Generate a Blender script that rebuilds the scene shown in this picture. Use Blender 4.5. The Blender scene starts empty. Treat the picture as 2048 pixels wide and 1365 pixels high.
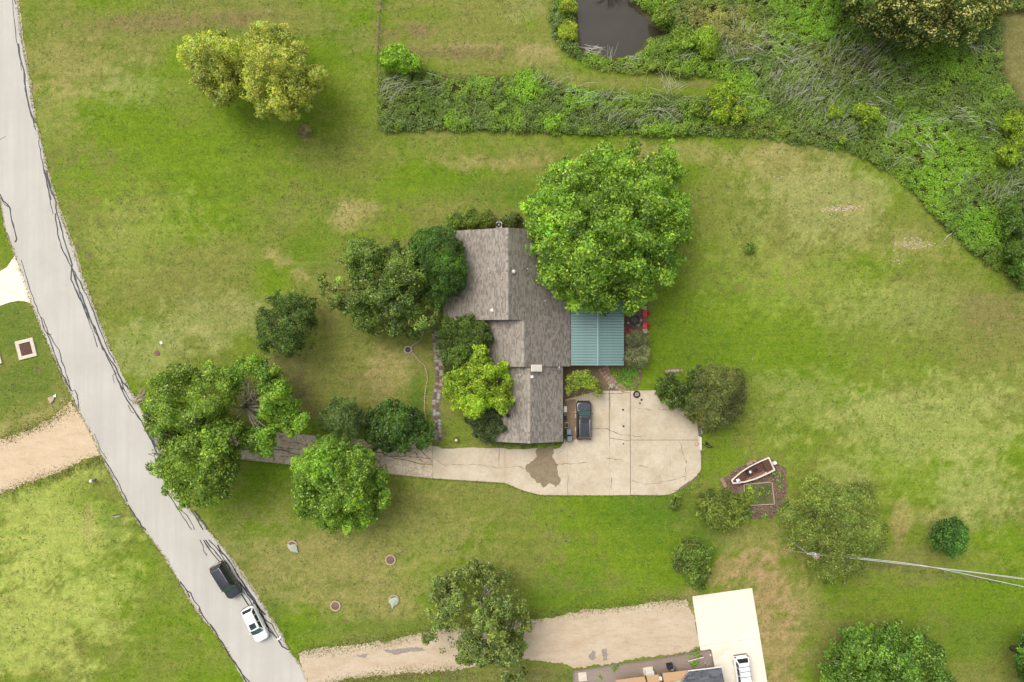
import bpy, math, random
import numpy as np
from mathutils import Vector, Matrix
R = math.radians
random.seed(7); rng = np.random.default_rng(11)
S = bpy.context.scene; COL = S.collection

# ------------------------------------------------------------------ camera, sky, sun, exposure
H = 85.33                                   # flying height of the camera, metres
cam = bpy.data.objects.new('camera', bpy.data.cameras.new('camera')); COL.objects.link(cam)
cam.data.lens = 24; cam.data.sensor_width = 36; cam.data.clip_end = 2000
cam.location = (0, 0, H); S.camera = cam
w = bpy.data.worlds.new('World'); S.world = w; w.use_nodes = True
nt = w.node_tree; nt.nodes.clear()
SUN_EL, SUN_AZ = 58, 318                    # high soft sun from the upper left, behind thin cloud
sky = nt.nodes.new('ShaderNodeTexSky'); sky.sky_type = 'NISHITA'; sky.sun_disc = False
sky.sun_elevation = R(SUN_EL); sky.sun_rotation = R(SUN_AZ); sky.dust_density = 4.0
hs = nt.nodes.new('ShaderNodeHueSaturation'); hs.inputs['Saturation'].default_value = 0.3
bg = nt.nodes.new('ShaderNodeBackground'); bg.inputs[1].default_value = 0.15
wo = nt.nodes.new('ShaderNodeOutputWorld')
nt.links.new(sky.outputs[0], hs.inputs['Color']); nt.links.new(hs.outputs[0], bg.inputs[0]); nt.links.new(bg.outputs[0], wo.inputs[0])
sl = bpy.data.lights.new('sun', 'SUN'); sl.energy = 1.1; sl.angle = R(38); sl.color = (1.0, .95, .87)
so = bpy.data.objects.new('sun', sl); COL.objects.link(so)
el, az = R(SUN_EL), R(SUN_AZ)
sd = Vector((math.sin(az)*math.cos(el), math.cos(az)*math.cos(el), math.sin(el)))
so.rotation_euler = sd.to_track_quat('Z', 'Y').to_euler(); so.location = (0, 0, 60)
vs = S.view_settings; vs.view_transform = 'Standard'; vs.look = 'None'; vs.gamma = 1; vs.exposure = 0.58
try: vs.use_curve_mapping = False
except Exception: pass

# ------------------------------------------------------------------ helpers
def Wp(px, py, z=0.0):                       # a spot traced on the photo, at height z, in metres
    k = (H - z) / H / 16.0
    return ((px-1024)*k, (682.5-py)*k, z)
def W2(px, py, z=0.0): return Wp(px, py, z)[:2]
def tag(o, label=None, cat=None, group=None, kind=None):
    if label: o['label'] = label
    if cat: o['category'] = cat
    if group: o['group'] = group
    if kind: o['kind'] = kind
    return o
def thing(name, loc, label, cat, group=None, rz=0):
    o = bpy.data.objects.new(name, None); o.empty_display_size = .3; COL.objects.link(o)
    o.location = loc; o.rotation_euler = (0, 0, rz)
    return tag(o, label, cat, group)
def link(name, me, parent=None, loc=(0,0,0), rz=0):
    o = bpy.data.objects.new(name, me); COL.objects.link(o)
    o.location = loc; o.rotation_euler = (0, 0, rz)
    if parent: o.parent = parent
    return o
def copy_tree(o, parent=None):
    c = o.copy(); COL.objects.link(c)
    if parent: c.parent = parent
    for ch in list(o.children): copy_tree(ch, c)
    return c

class MB:
    def __init__(s): s.v = []; s.f = []
    def add(s, vs_, fs):
        n = len(s.v); s.v += [tuple(q) for q in vs_]; s.f += [tuple(n+i for i in f) for f in fs]; return s
    def box(s, c, d, rz=0, ry=0, rx=0, taper=1.0):
        x, y, z = d[0]/2, d[1]/2, d[2]/2
        m = Matrix.Rotation(rz, 3, 'Z') @ Matrix.Rotation(ry, 3, 'Y') @ Matrix.Rotation(rx, 3, 'X')
        P = []
        for k in (-1, 1):
            t = taper if k == 1 else 1
            for a, b in ((-1,-1),(1,-1),(1,1),(-1,1)):
                P.append(Vector(c) + m @ Vector((a*x*t, b*y*t, k*z)))
        return s.add(P, [(3,2,1,0),(4,5,6,7),(0,1,5,4),(1,2,6,5),(2,3,7,6),(3,0,4,7)])
    def prism(s, pts, z0, z1):
        n = len(pts)
        a = sum(pts[i][0]*pts[(i+1)%n][1]-pts[(i+1)%n][0]*pts[i][1] for i in range(n))
        if a < 0: pts = pts[::-1]
        P = [(x, y, z0) for x, y in pts] + [(x, y, z1) for x, y in pts]
        return s.add(P, [tuple(range(n))[::-1], tuple(range(n, 2*n))] + [(i, (i+1)%n, n+(i+1)%n, n+i) for i in range(n)])
    def tube(s, pts, rad, n=8, cap=True):
        pts = [Vector(p) for p in pts]
        if not hasattr(rad, '__len__'): rad = [rad]*len(pts)
        P = []; F = []
        for i, p in enumerate(pts):
            d = (pts[min(i+1, len(pts)-1)] - pts[max(i-1, 0)]).normalized()
            u = d.cross(Vector((0,0,1)) if abs(d.z) < .9 else Vector((1,0,0))).normalized(); v = d.cross(u)
            for k in range(n):
                t = 2*math.pi*k/n; P.append(p + (u*math.cos(t) + v*math.sin(t))*rad[i])
        for i in range(len(pts)-1):
            for k in range(n):
                F.append((i*n+k, i*n+(k+1)%n, (i+1)*n+(k+1)%n, (i+1)*n+k))
        if cap: F += [tuple(range(n))[::-1], tuple(range((len(pts)-1)*n, len(pts)*n))]
        return s.add(P, F)
    def lathe(s, c, prof, n=16):              # prof: (r, z) pairs
        P = []; F = []
        for r, z in prof:
            for k in range(n):
                t = 2*math.pi*k/n; P.append((c[0]+r*math.cos(t), c[1]+r*math.sin(t), c[2]+z))
        for i in range(len(prof)-1):
            for k in range(n): F.append((i*n+k, i*n+(k+1)%n, (i+1)*n+(k+1)%n, (i+1)*n+k))
        F += [tuple(range(n))[::-1], tuple(range((len(prof)-1)*n, len(prof)*n))]
        return s.add(P, F)
    def loft(s, rings, cap=True):
        n = len(rings[0]); P = [q for r in rings for q in r]; F = []
        for i in range(len(rings)-1):
            for k in range(n): F.append((i*n+k, i*n+(k+1)%n, (i+1)*n+(k+1)%n, (i+1)*n+k))
        if cap: F += [tuple(range(n))[::-1], tuple(range((len(rings)-1)*n, len(rings)*n))]
        return s.add(P, F)
    def build(s, name, mat, parent=None, local=False, bevel=0, smooth=False, sub=0):
        off = Vector((0,0,0))
        if parent is not None and not local:
            p = parent
            while p is not None: off += p.location; p = p.parent
        me = bpy.data.meshes.new(name); me.from_pydata([tuple(Vector(q)-off) for q in s.v], [], s.f); me.update()
        me.materials.append(mat)
        if smooth: me.polygons.foreach_set('use_smooth', [True]*len(me.polygons))
        o = link(name, me, parent)
        if bevel:
            b = o.modifiers.new('bevel', 'BEVEL'); b.width = bevel; b.segments = 2; b.limit_method = 'ANGLE'
        if sub:
            b = o.modifiers.new('sub', 'SUBSURF'); b.levels = sub; b.render_levels = sub
        return o

def np_mesh(name, V, F, mat, parent=None, colf=None, off=(0,0,0)):
    me = bpy.data.meshes.new(name); k = F.shape[1]
    V = V - np.array(off)
    me.vertices.add(len(V)); me.vertices.foreach_set('co', V.astype(np.float32).ravel())
    me.loops.add(F.size); me.loops.foreach_set('vertex_index', F.astype(np.int32).ravel())
    me.polygons.add(len(F)); me.polygons.foreach_set('loop_start', np.arange(0, F.size, k, dtype=np.int32))
    me.update(calc_edges=True)
    if colf is not None:
        dom = 'FACE' if len(colf) == len(F) else 'POINT'
        a = me.attributes.new('col', 'FLOAT_COLOR', dom)
        c4 = np.ones((len(colf), 4), np.float32); c4[:, :3] = colf; a.data.foreach_set('color', c4.ravel())
    me.materials.append(mat)
    return link(name, me, parent)

# value noise on numpy arrays
_T = rng.random((256, 256))
def vnoise(x, y):
    xi = np.floor(x).astype(int); yi = np.floor(y).astype(int); fx = x-xi; fy = y-yi
    fx = fx*fx*(3-2*fx); fy = fy*fy*(3-2*fy)
    a = _T[xi & 255, yi & 255]; b = _T[(xi+1) & 255, yi & 255]; c = _T[xi & 255, (yi+1) & 255]; d = _T[(xi+1) & 255, (yi+1) & 255]
    return (a*(1-fx)+b*fx)*(1-fy) + (c*(1-fx)+d*fx)*fy
def fbm(x, y, o=4):
    s = 0; a = .5; t = 0
    for i in range(o): s = s + a*vnoise(x*2**i+17*i, y*2**i+5*i); t += a; a *= .5
    return s/t
def sdist(px, py, poly):                     # signed distance to a polygon, positive inside
    P = np.array(poly, float); Q = np.roll(P, -1, 0); d = np.full(px.shape, 1e9); ins = np.zeros(px.shape, bool)
    for (x0, y0), (x1, y1) in zip(P, Q):
        ex, ey = x1-x0, y1-y0; t = np.clip(((px-x0)*ex+(py-y0)*ey)/(ex*ex+ey*ey+1e-9), 0, 1)
        d = np.minimum(d, np.hypot(px-x0-t*ex, py-y0-t*ey))
        if y1 != y0:
            c = ((y0 > py) != (y1 > py)) & (px < (x1-x0)*(py-y0)/(y1-y0)+x0); ins ^= c
    return np.where(ins, d, -d)
def rough_line(pts, step, amp, closed=False, seed=1):  # subdivide a traced line and roughen it
    r = random.Random(seed); out = []; n = len(pts)
    for i in range(n if closed else n-1):
        a = pts[i]; b = pts[(i+1) % n]; L = math.hypot(b[0]-a[0], b[1]-a[1]); m = max(1, int(L/step))
        for k in range(m):
            t = k/m; nx, ny = (b[1]-a[1])/(L+1e-9), -(b[0]-a[0])/(L+1e-9)
            j = (r.random()-.5)*2*amp + math.sin((i*7+t*3)*2.1+seed)*amp*.6
            if (not closed) and i == 0 and k == 0: j = 0
            out.append((a[0]+(b[0]-a[0])*t+nx*j, a[1]+(b[1]-a[1])*t+ny*j))
    if not closed: out.append(pts[-1])
    return out

# ------------------------------------------------------------------ materials
def new_mat(name):
    m = bpy.data.materials.new(name); m.use_nodes = True; n = m.node_tree
    return m, n, n.nodes['Principled BSDF']
def mixc(n, fac, a, b, mode='MIX'):
    x = n.nodes.new('ShaderNodeMix'); x.data_type = 'RGBA'; x.blend_type = mode
    for sock, val in ((x.inputs[0], fac), (x.inputs[6], a), (x.inputs[7], b)):
        if hasattr(val, 'is_linked') or hasattr(val, 'links'): n.links.new(val, sock)
        elif isinstance(val, (int, float)): sock.default_value = val
        else: sock.default_value = (*val, 1)
    return x.outputs[2]
def ramp(n, src, a, b):
    r = n.nodes.new('ShaderNodeMapRange'); r.inputs[1].default_value = a; r.inputs[2].default_value = b
    n.links.new(src, r.inputs[0]); return r.outputs[0]
def tex(n, scale, detail=4, rough=.6, sc=(1,1,1), rz=0, kind='noise', coord='Object'):
    tc = n.nodes.new('ShaderNodeTexCoord'); mp = n.nodes.new('ShaderNodeMapping')
    mp.inputs['Scale'].default_value = sc; mp.inputs['Rotation'].default_value = (0, 0, rz)
    n.links.new(tc.outputs[coord], mp.inputs[0])
    if kind == 'noise':
        t = n.nodes.new('ShaderNodeTexNoise'); t.inputs['Scale'].default_value = scale
        t.inputs['Detail'].default_value = detail; t.inputs['Roughness'].default_value = rough
        n.links.new(mp.outputs[0], t.inputs[0]); return t.outputs[0]
    t = n.nodes.new('ShaderNodeTexVoronoi'); t.inputs['Scale'].default_value = scale
    if kind == 'edge': t.feature = 'DISTANCE_TO_EDGE'
    n.links.new(mp.outputs[0], t.inputs[0]); return t.outputs[0]
def bump(n, bs, src, st=.3, dist=.02):
    b = n.nodes.new('ShaderNodeBump'); b.inputs['Strength'].default_value = st; b.inputs['Distance'].default_value = dist
    n.links.new(src, b.inputs['Height']); n.links.new(b.outputs[0], bs.inputs['Normal'])
def M(name, c, rough=.7, var=.25, scale=3.0, metal=0, c2=None, coat=0, fine=30, bmp=.15):
    m, n, b = new_mat(name)
    b.inputs['Roughness'].default_value = rough; b.inputs['Metallic'].default_value = metal
    if coat: b.inputs['Coat Weight'].default_value = coat
    c2 = c2 or tuple(max(0, q*(1-var)) for q in c)
    t = tex(n, scale, 5, .65); f = tex(n, fine, 3, .7)
    a = mixc(n, ramp(n, t, .35, .65), c, c2)
    a = mixc(n, mul(n, ramp(n, f, .3, .75), .35), a, tuple(q*(1-var) for q in c))
    n.links.new(a, b.inputs['Base Color'])
    if bmp: bump(n, b, f, bmp, .01)
    return m
def mul(n, src, v):
    x = n.nodes.new('ShaderNodeMath'); x.operation = 'MULTIPLY'; x.inputs[1].default_value = v
    n.links.new(src, x.inputs[0]); return x.outputs[0]
def attr(n, name='col'):
    a = n.nodes.new('ShaderNodeAttribute'); a.attribute_name = name; return a.outputs['Color']

# leaves: each leaf takes one flat colour; light passes partly through
LEAF, n, b = new_mat('foliage')
n.nodes.remove(b); df = n.nodes.new('ShaderNodeBsdfDiffuse'); tr = n.nodes.new('ShaderNodeBsdfTranslucent'); mx = n.nodes.new('ShaderNodeMixShader')
gl = n.nodes.new('ShaderNodeBsdfGlossy'); gl.inputs['Roughness'].default_value = .45; m2 = n.nodes.new('ShaderNodeMixShader'); m2.inputs[0].default_value = .035
c = attr(n); mx.inputs[0].default_value = .42
n.links.new(c, df.inputs[0]); n.links.new(mixc(n, 1.0, c, (1.35, 1.25, .55), 'MULTIPLY'), tr.inputs[0])
n.links.new(df.outputs[0], mx.inputs[1]); n.links.new(tr.outputs[0], mx.inputs[2]); n.links.new(mx.outputs[0], m2.inputs[1]); n.links.new(gl.outputs[0], m2.inputs[2])
n.links.new(m2.outputs[0], n.nodes['Material Output'].inputs[0])

GRASS, n, b = new_mat('lawn grass')
b.inputs['Roughness'].default_value = .95; b.inputs['Specular IOR Level'].default_value = .1
c = attr(n)
f1 = tex(n, 5.5, 4, .8); f2 = tex(n, 1.1, 5, .65); f3 = tex(n, 3.2, 5, .85); st = tex(n, 1.0, 4, .6, (.12, 1.7, 1)); st2 = tex(n, 1.0, 3, .6, (1.3, .07, 1), R(2))
c = mixc(n, mul(n, ramp(n, f2, .42, .72), .30), c, mixc(n, 1.0, c, (1.55, 1.22, 1.7), 'MULTIPLY'))
c = mixc(n, mul(n, ramp(n, f2, .55, .25), .30), c, mixc(n, 1.0, c, (.62, .82, .5), 'MULTIPLY'))
c = mixc(n, mul(n, ramp(n, st, .4, .7), .28), c, mixc(n, 1.0, c, (1.35, 1.2, 1.4), 'MULTIPLY'))
c = mixc(n, mul(n, ramp(n, st2, .45, .62), .13), c, mixc(n, 1.0, c, (.75, .85, .7), 'MULTIPLY'))
c = mixc(n, mul(n, ramp(n, f1, .45, .75), .6), c, mixc(n, 1.0, c, (.42, .52, .35), 'MULTIPLY'))
c = mixc(n, mul(n, ramp(n, f3, .45, .7), .45), c, mixc(n, 1.0, c, (1.6, 1.45, 1.5), 'MULTIPLY'))
def cell(n, scale, sc=(1,1,1), rz=0):
    tc = n.nodes.new('ShaderNodeTexCoord'); mp = n.nodes.new('ShaderNodeMapping'); mp.inputs['Scale'].default_value = sc; mp.inputs['Rotation'].default_value = (0, 0, rz); n.links.new(tc.outputs['Object'], mp.inputs[0])
    t = n.nodes.new('ShaderNodeTexVoronoi'); t.inputs['Scale'].default_value = scale; n.links.new(mp.outputs[0], t.inputs[0])
    x = n.nodes.new('ShaderNodeSeparateColor'); n.links.new(t.outputs['Color'], x.inputs[0]); return x.outputs[0]
c = mixc(n, mul(n, ramp(n, cell(n, 5.5), .35, 1), .42), c, mixc(n, 1.0, c, (.5, .55, .42), 'MULTIPLY'))
c = mixc(n, mul(n, ramp(n, cell(n, 7, (1, 1.3, 1), .4), .5, 1), .42), c, mixc(n, 1.0, c, (1.55, 1.45, 1.4), 'MULTIPLY'))
mow = tex(n, 1.0, 2, .5, (.03, 1.05, 1), R(1.5)); c = mixc(n, mul(n, ramp(n, mow, .44, .54), .22), c, mixc(n, 1.0, c, (.72, .84, .62), 'MULTIPLY'))
n.links.new(c, b.inputs['Base Color']); bump(n, b, f1, .6, .04)

def concrete(name, c, dark, stain=.5, spots=(.33, .24, .15), sc=.35):
    m, n, b = new_mat(name); b.inputs['Roughness'].default_value = .85
    t = tex(n, sc, 7, .72); t2 = tex(n, 1.7, 6, .75); f = tex(n, 5, 5, .85); s = tex(n, 1.0, 5, .7, (3.5, .35, 1))
    a = mixc(n, ramp(n, t, .38, .66), c, dark)
    a = mixc(n, mul(n, ramp(n, t2, .52, .75), stain), a, spots)
    a = mixc(n, mul(n, ramp(n, t2, .46, .28), .5), a, tuple(min(.9, q*1.18) for q in c))
    a = mixc(n, mul(n, ramp(n, s, .5, .8), .25), a, dark)
    a = mixc(n, mul(n, ramp(n, f, .45, .8), .28), a, tuple(q*.5 for q in c))
    n.links.new(a, b.inputs['Base Color']); bump(n, b, f, .25, .01); return m
CONC = concrete('weathered concrete', (.53, .455, .335), (.42, .335, .225), .75, (.40, .30, .19))
CONC_OLD = concrete('old patched concrete', (.53, .44, .32), (.41, .33, .235), .4, (.29, .215, .145), .9)
SLABW = concrete('fresh concrete', (.74, .68, .56), (.67, .60, .48), .2, (.6, .48, .33), .25)
CREAM = concrete('cream concrete', (.80, .68, .55), (.76, .62, .48), .2, (.6, .46, .33))
_n = CONC_OLD.node_tree; _b = _n.nodes['Principled BSDF']; _c = _b.inputs['Base Color'].links[0].from_socket
_e = tex(_n, 1.15, kind='edge'); _w = tex(_n, .55, 5, .7)
_c = mixc(_n, mul(_n, ramp(_n, _w, .56, .66), .7), _c, (.24, .175, .115)); _c = mixc(_n, mul(_n, ramp(_n, _e, .035, .01), .65), _c, (.11, .08, .05)); _n.links.new(_c, _b.inputs['Base Color'])
ROADM, n, b = new_mat('chip seal road'); b.inputs['Roughness'].default_value = .9
t = tex(n, .22, 5, .6); f = tex(n, 7, 5, .9); s = tex(n, 1.0, 4, .6, (1.1, .05, 1), R(22)); c = mixc(n, ramp(n, t, .35, .7), (.47, .445, .39), (.41, .385, .335))
c = mixc(n, mul(n, ramp(n, s, .42, .62), .5), c, (.385, .36, .32)); c = mixc(n, mul(n, ramp(n, f, .45, .8), .35), c, (.34, .31, .27))
n.links.new(c, b.inputs['Base Color']); bump(n, b, f, .25, .01)
def gravel(name, c, c2, dark):
    m, n, b = new_mat(name); b.inputs['Roughness'].default_value = .95
    t = tex(n, .5, 6, .7, (.6, 1.4, 1), R(-8)); v = tex(n, 4.5, 4, .85); f = tex(n, 7, 4, .9); t3 = tex(n, 1.4, 6, .75, (.4, 1.6, 1), R(-8))
    a = mixc(n, ramp(n, t, .35, .65), c, c2); a = mixc(n, mul(n, ramp(n, t3, .55, .75), .7), a, dark)
    a = mixc(n, mul(n, ramp(n, v, .5, .75), .4), a, dark); a = mixc(n, mul(n, ramp(n, f, .45, .8), .35), a, tuple(min(.95, q*1.5) for q in c))
    n.links.new(a, b.inputs['Base Color']); bump(n, b, v, .5, .03); return m
GRAV = gravel('pale gravel', (.50, .405, .295), (.41, .31, .20), (.20, .155, .10))
DIRT = gravel('tan dirt', (.54, .42, .28), (.47, .345, .215), (.24, .18, .105))
YARD = gravel('grey brown yard gravel', (.27, .215, .175), (.22, .17, .14), (.13, .10, .085))
MULCH = gravel('dark mulch', (.12, .075, .05), (.21, .14, .09), (.03, .018, .012))
SOIL = gravel('patio soil', (.19, .13, .085), (.13, .085, .05), (.06, .04, .028))
TAR = M('tar sealant', (.035, .038, .045), .6, .4)
CRACK = M('dirt in cracks', (.20, .145, .095), .95, .5)
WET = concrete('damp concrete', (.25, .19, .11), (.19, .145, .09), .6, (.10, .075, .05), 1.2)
def attr_mat(name, rough=.9, fine=20, amt=.35, metal=0):
    m, n, b = new_mat(name); b.inputs['Roughness'].default_value = rough; b.inputs['Metallic'].default_value = metal
    c = attr(n); f = tex(n, fine, 3, .75); g = tex(n, .8, 5, .7)
    c = mixc(n, mul(n, ramp(n, f, .4, .8), amt), c, mixc(n, 1.0, c, (.55, .55, .55), 'MULTIPLY'))
    c = mixc(n, mul(n, ramp(n, g, .45, .75), .22), c, mixc(n, 1.0, c, (.75, .72, .68), 'MULTIPLY'))
    n.links.new(c, b.inputs['Base Color']); bump(n, b, f, .3, .01); return m
SHING = attr_mat('asphalt shingle')
TEAL = M('teal painted metal', (.165, .27, .25), .42, .16, .9, .15, fine=6, bmp=.03)
TEALRIB = M('teal metal rib', (.06, .115, .105), .5, .2)
BRICK = M('tan brick', (.30, .17, .11), .9, .35, 5)
WHITE = M('white paint', (.78, .76, .70), .5, .1)
FASCIA = M('fascia board', (.26, .22, .18), .6, .2)
FLASH = M('galvanised metal', (.50, .48, .44), .45, .2, 3, .4)
GLASSD = M('dark window glass', (.015, .02, .025), .08, .2, bmp=0)
STONE = M('pale flagstone', (.40, .36, .29), .9, .4, 4, c2=(.24, .19, .14))
STONE2 = M('brown flagstone', (.17, .12, .085), .9, .45, 5)
STONE3 = M('blue grey slate', (.33, .37, .34), .85, .3, 5)
ROSE = M('tan paving stone', (.35, .24, .15), .9, .35, 4, c2=(.25, .16, .10))
BRICKP = M('pinkish edging brick', (.50, .36, .27), .9, .3, 6)
BARK = M('bark', (.085, .062, .042), .95, .4, 8)
BARKP = M('pale bark', (.40, .35, .28), .95, .4, 8)
BLACKP = M('black car paint', (.012, .014, .019), .22, .2, coat=1, bmp=0)
BLACKP2 = M('lighter black car paint', (.018, .021, .027), .25, .2, coat=1, bmp=0)  # slightly lighter than the body paint; covers roof and bonnet of the black cars
WHITEP = M('white car paint', (.82, .83, .84), .25, .04, coat=1, bmp=0)
PLAST = M('black plastic', (.02, .02, .022), .6, .3)
RUB = M('rubber', (.02, .02, .02), .85, .3)
CHROME = M('bright trim', (.65, .66, .68), .3, .1, metal=.8, bmp=0)
RIMM = M('alloy', (.35, .35, .37), .35, .1, metal=.9, bmp=0)
REDL = M('red lens', (.35, .012, .012), .25, .1, bmp=0)
LAMP = M('clear lens', (.6, .62, .65), .15, .1, bmp=0)
CARGL = M('tinted car glass', (.022, .032, .035), .06, .2, bmp=0)
CARGL2 = M('green windscreen glass', (.055, .10, .095), .06, .2, bmp=0)
REDP = M('red plastic', (.62, .025, .02), .45, .2)
REDDK = M('faded dark red plastic', (.30, .02, .025), .6, .3)  # darker red for the two lower chairs
WOODG = M('grey timber', (.24, .20, .16), .9, .35, 5)
WOODP = M('pale timber', (.50, .42, .31), .9, .25, 5)
OSB = M('strand board sheathing', (.52, .33, .17), .9, .35, 9, c2=(.40, .23, .11), fine=14)
DKSH = attr_mat('charcoal shingle')
RUST = M('rusty iron', (.24, .12, .08), .8, .5, 6)
CONCP = M('pale precast concrete', (.62, .54, .43), .9, .2, 2)
WATER, n, b = new_mat('pond water'); b.inputs['Roughness'].default_value = .08
t = tex(n, .25, 4); n.links.new(mixc(n, ramp(n, t, .3, .7), (.046, .037, .025), (.032, .027, .019)), b.inputs['Base Color']); bump(n, b, tex(n, 3, 2), .03, .01)
NET = M('pale green netting cloth', (.42, .46, .36), .9, .3, 7)
BINM = M('dark green bin plastic', (.04, .075, .065), .5, .2)
BLUEG = M('grey blue metal', (.16, .21, .25), .4, .2, metal=.3)
HULL = M('white gelcoat', (.72, .62, .56), .4, .15, 2)
CARPET = M('brown boat carpet', (.12, .055, .035), .95, .4, 5)
REED = M('dead reed', (.62, .60, .48), .9, .35, 2)
WIRE = M('aluminium wire', (.62, .62, .60), .5, .1, metal=.2)
DKWIRE = M('dark fence wire', (.10, .11, .10), .6, .2, metal=.5)
CERAM = M('grey ceramic', (.38, .36, .33), .4, .2)
YEL = M('yellow plastic', (.75, .65, .05), .5, .1)

# ------------------------------------------------------------------ ground sheet
POND = [(1148,-90),(1150,0),(1155,55),(1160,98),(1195,110),(1235,117),(1268,110),(1288,95),(1295,78),(1338,67),(1304,45),(1284,20),(1262,0),(1250,-90)]
MARSH = [(757,262),(757,148),(850,140),(905,152),(1020,154),(1060,134),(1120,168),(1200,182),(1300,186),(1400,196),(1448,190),
         (1452,158),(1330,150),(1250,148),(1195,140),(1140,112),(1112,85),(1100,40),(1108,-20),(1118,-200),(2200,-200),(2200,700),
         (2060,590),(2010,548),(1960,520),(1910,475),(1850,412),(1785,348),(1700,302),(1600,287),(1500,273),(1400,272),(1200,270),(1000,264)]
BAREST = [(2005,20),(2060,20),(2120,60),(2120,250),(2045,200),(2012,150)]
ax = np.concatenate([-np.geomspace(900, 73, 14), np.arange(-72, 72.1, .42), np.geomspace(73, 900, 14)])
ay = np.concatenate([-np.geomspace(900, 51, 14), np.arange(-50, 50.1, .42), np.geomspace(51, 900, 14)])
GX, GY = np.meshgrid(ax, ay); gpx = GX*16+1024; gpy = 682.5-GY*16
C_OL = np.array((.205, .215, .060)); C_BR = np.array((.150, .225, .022)); C_TAN = np.array((.36, .30, .135)); C_BRN = np.array((.22, .165, .085))
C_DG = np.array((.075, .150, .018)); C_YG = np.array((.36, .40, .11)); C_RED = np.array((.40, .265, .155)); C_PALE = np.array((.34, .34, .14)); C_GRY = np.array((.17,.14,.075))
n1 = fbm(GX*.10+3, GY*.14+9); n2 = fbm(GX*.3+30, GY*.42+9); n3 = fbm(GX*1.1+3, GY*1.3+90)
t = np.clip((n1-.34)*3.2+.1*(n2-.5), 0, 1)[..., None]
gc = C_BR*(1-t) + C_OL*t
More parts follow.
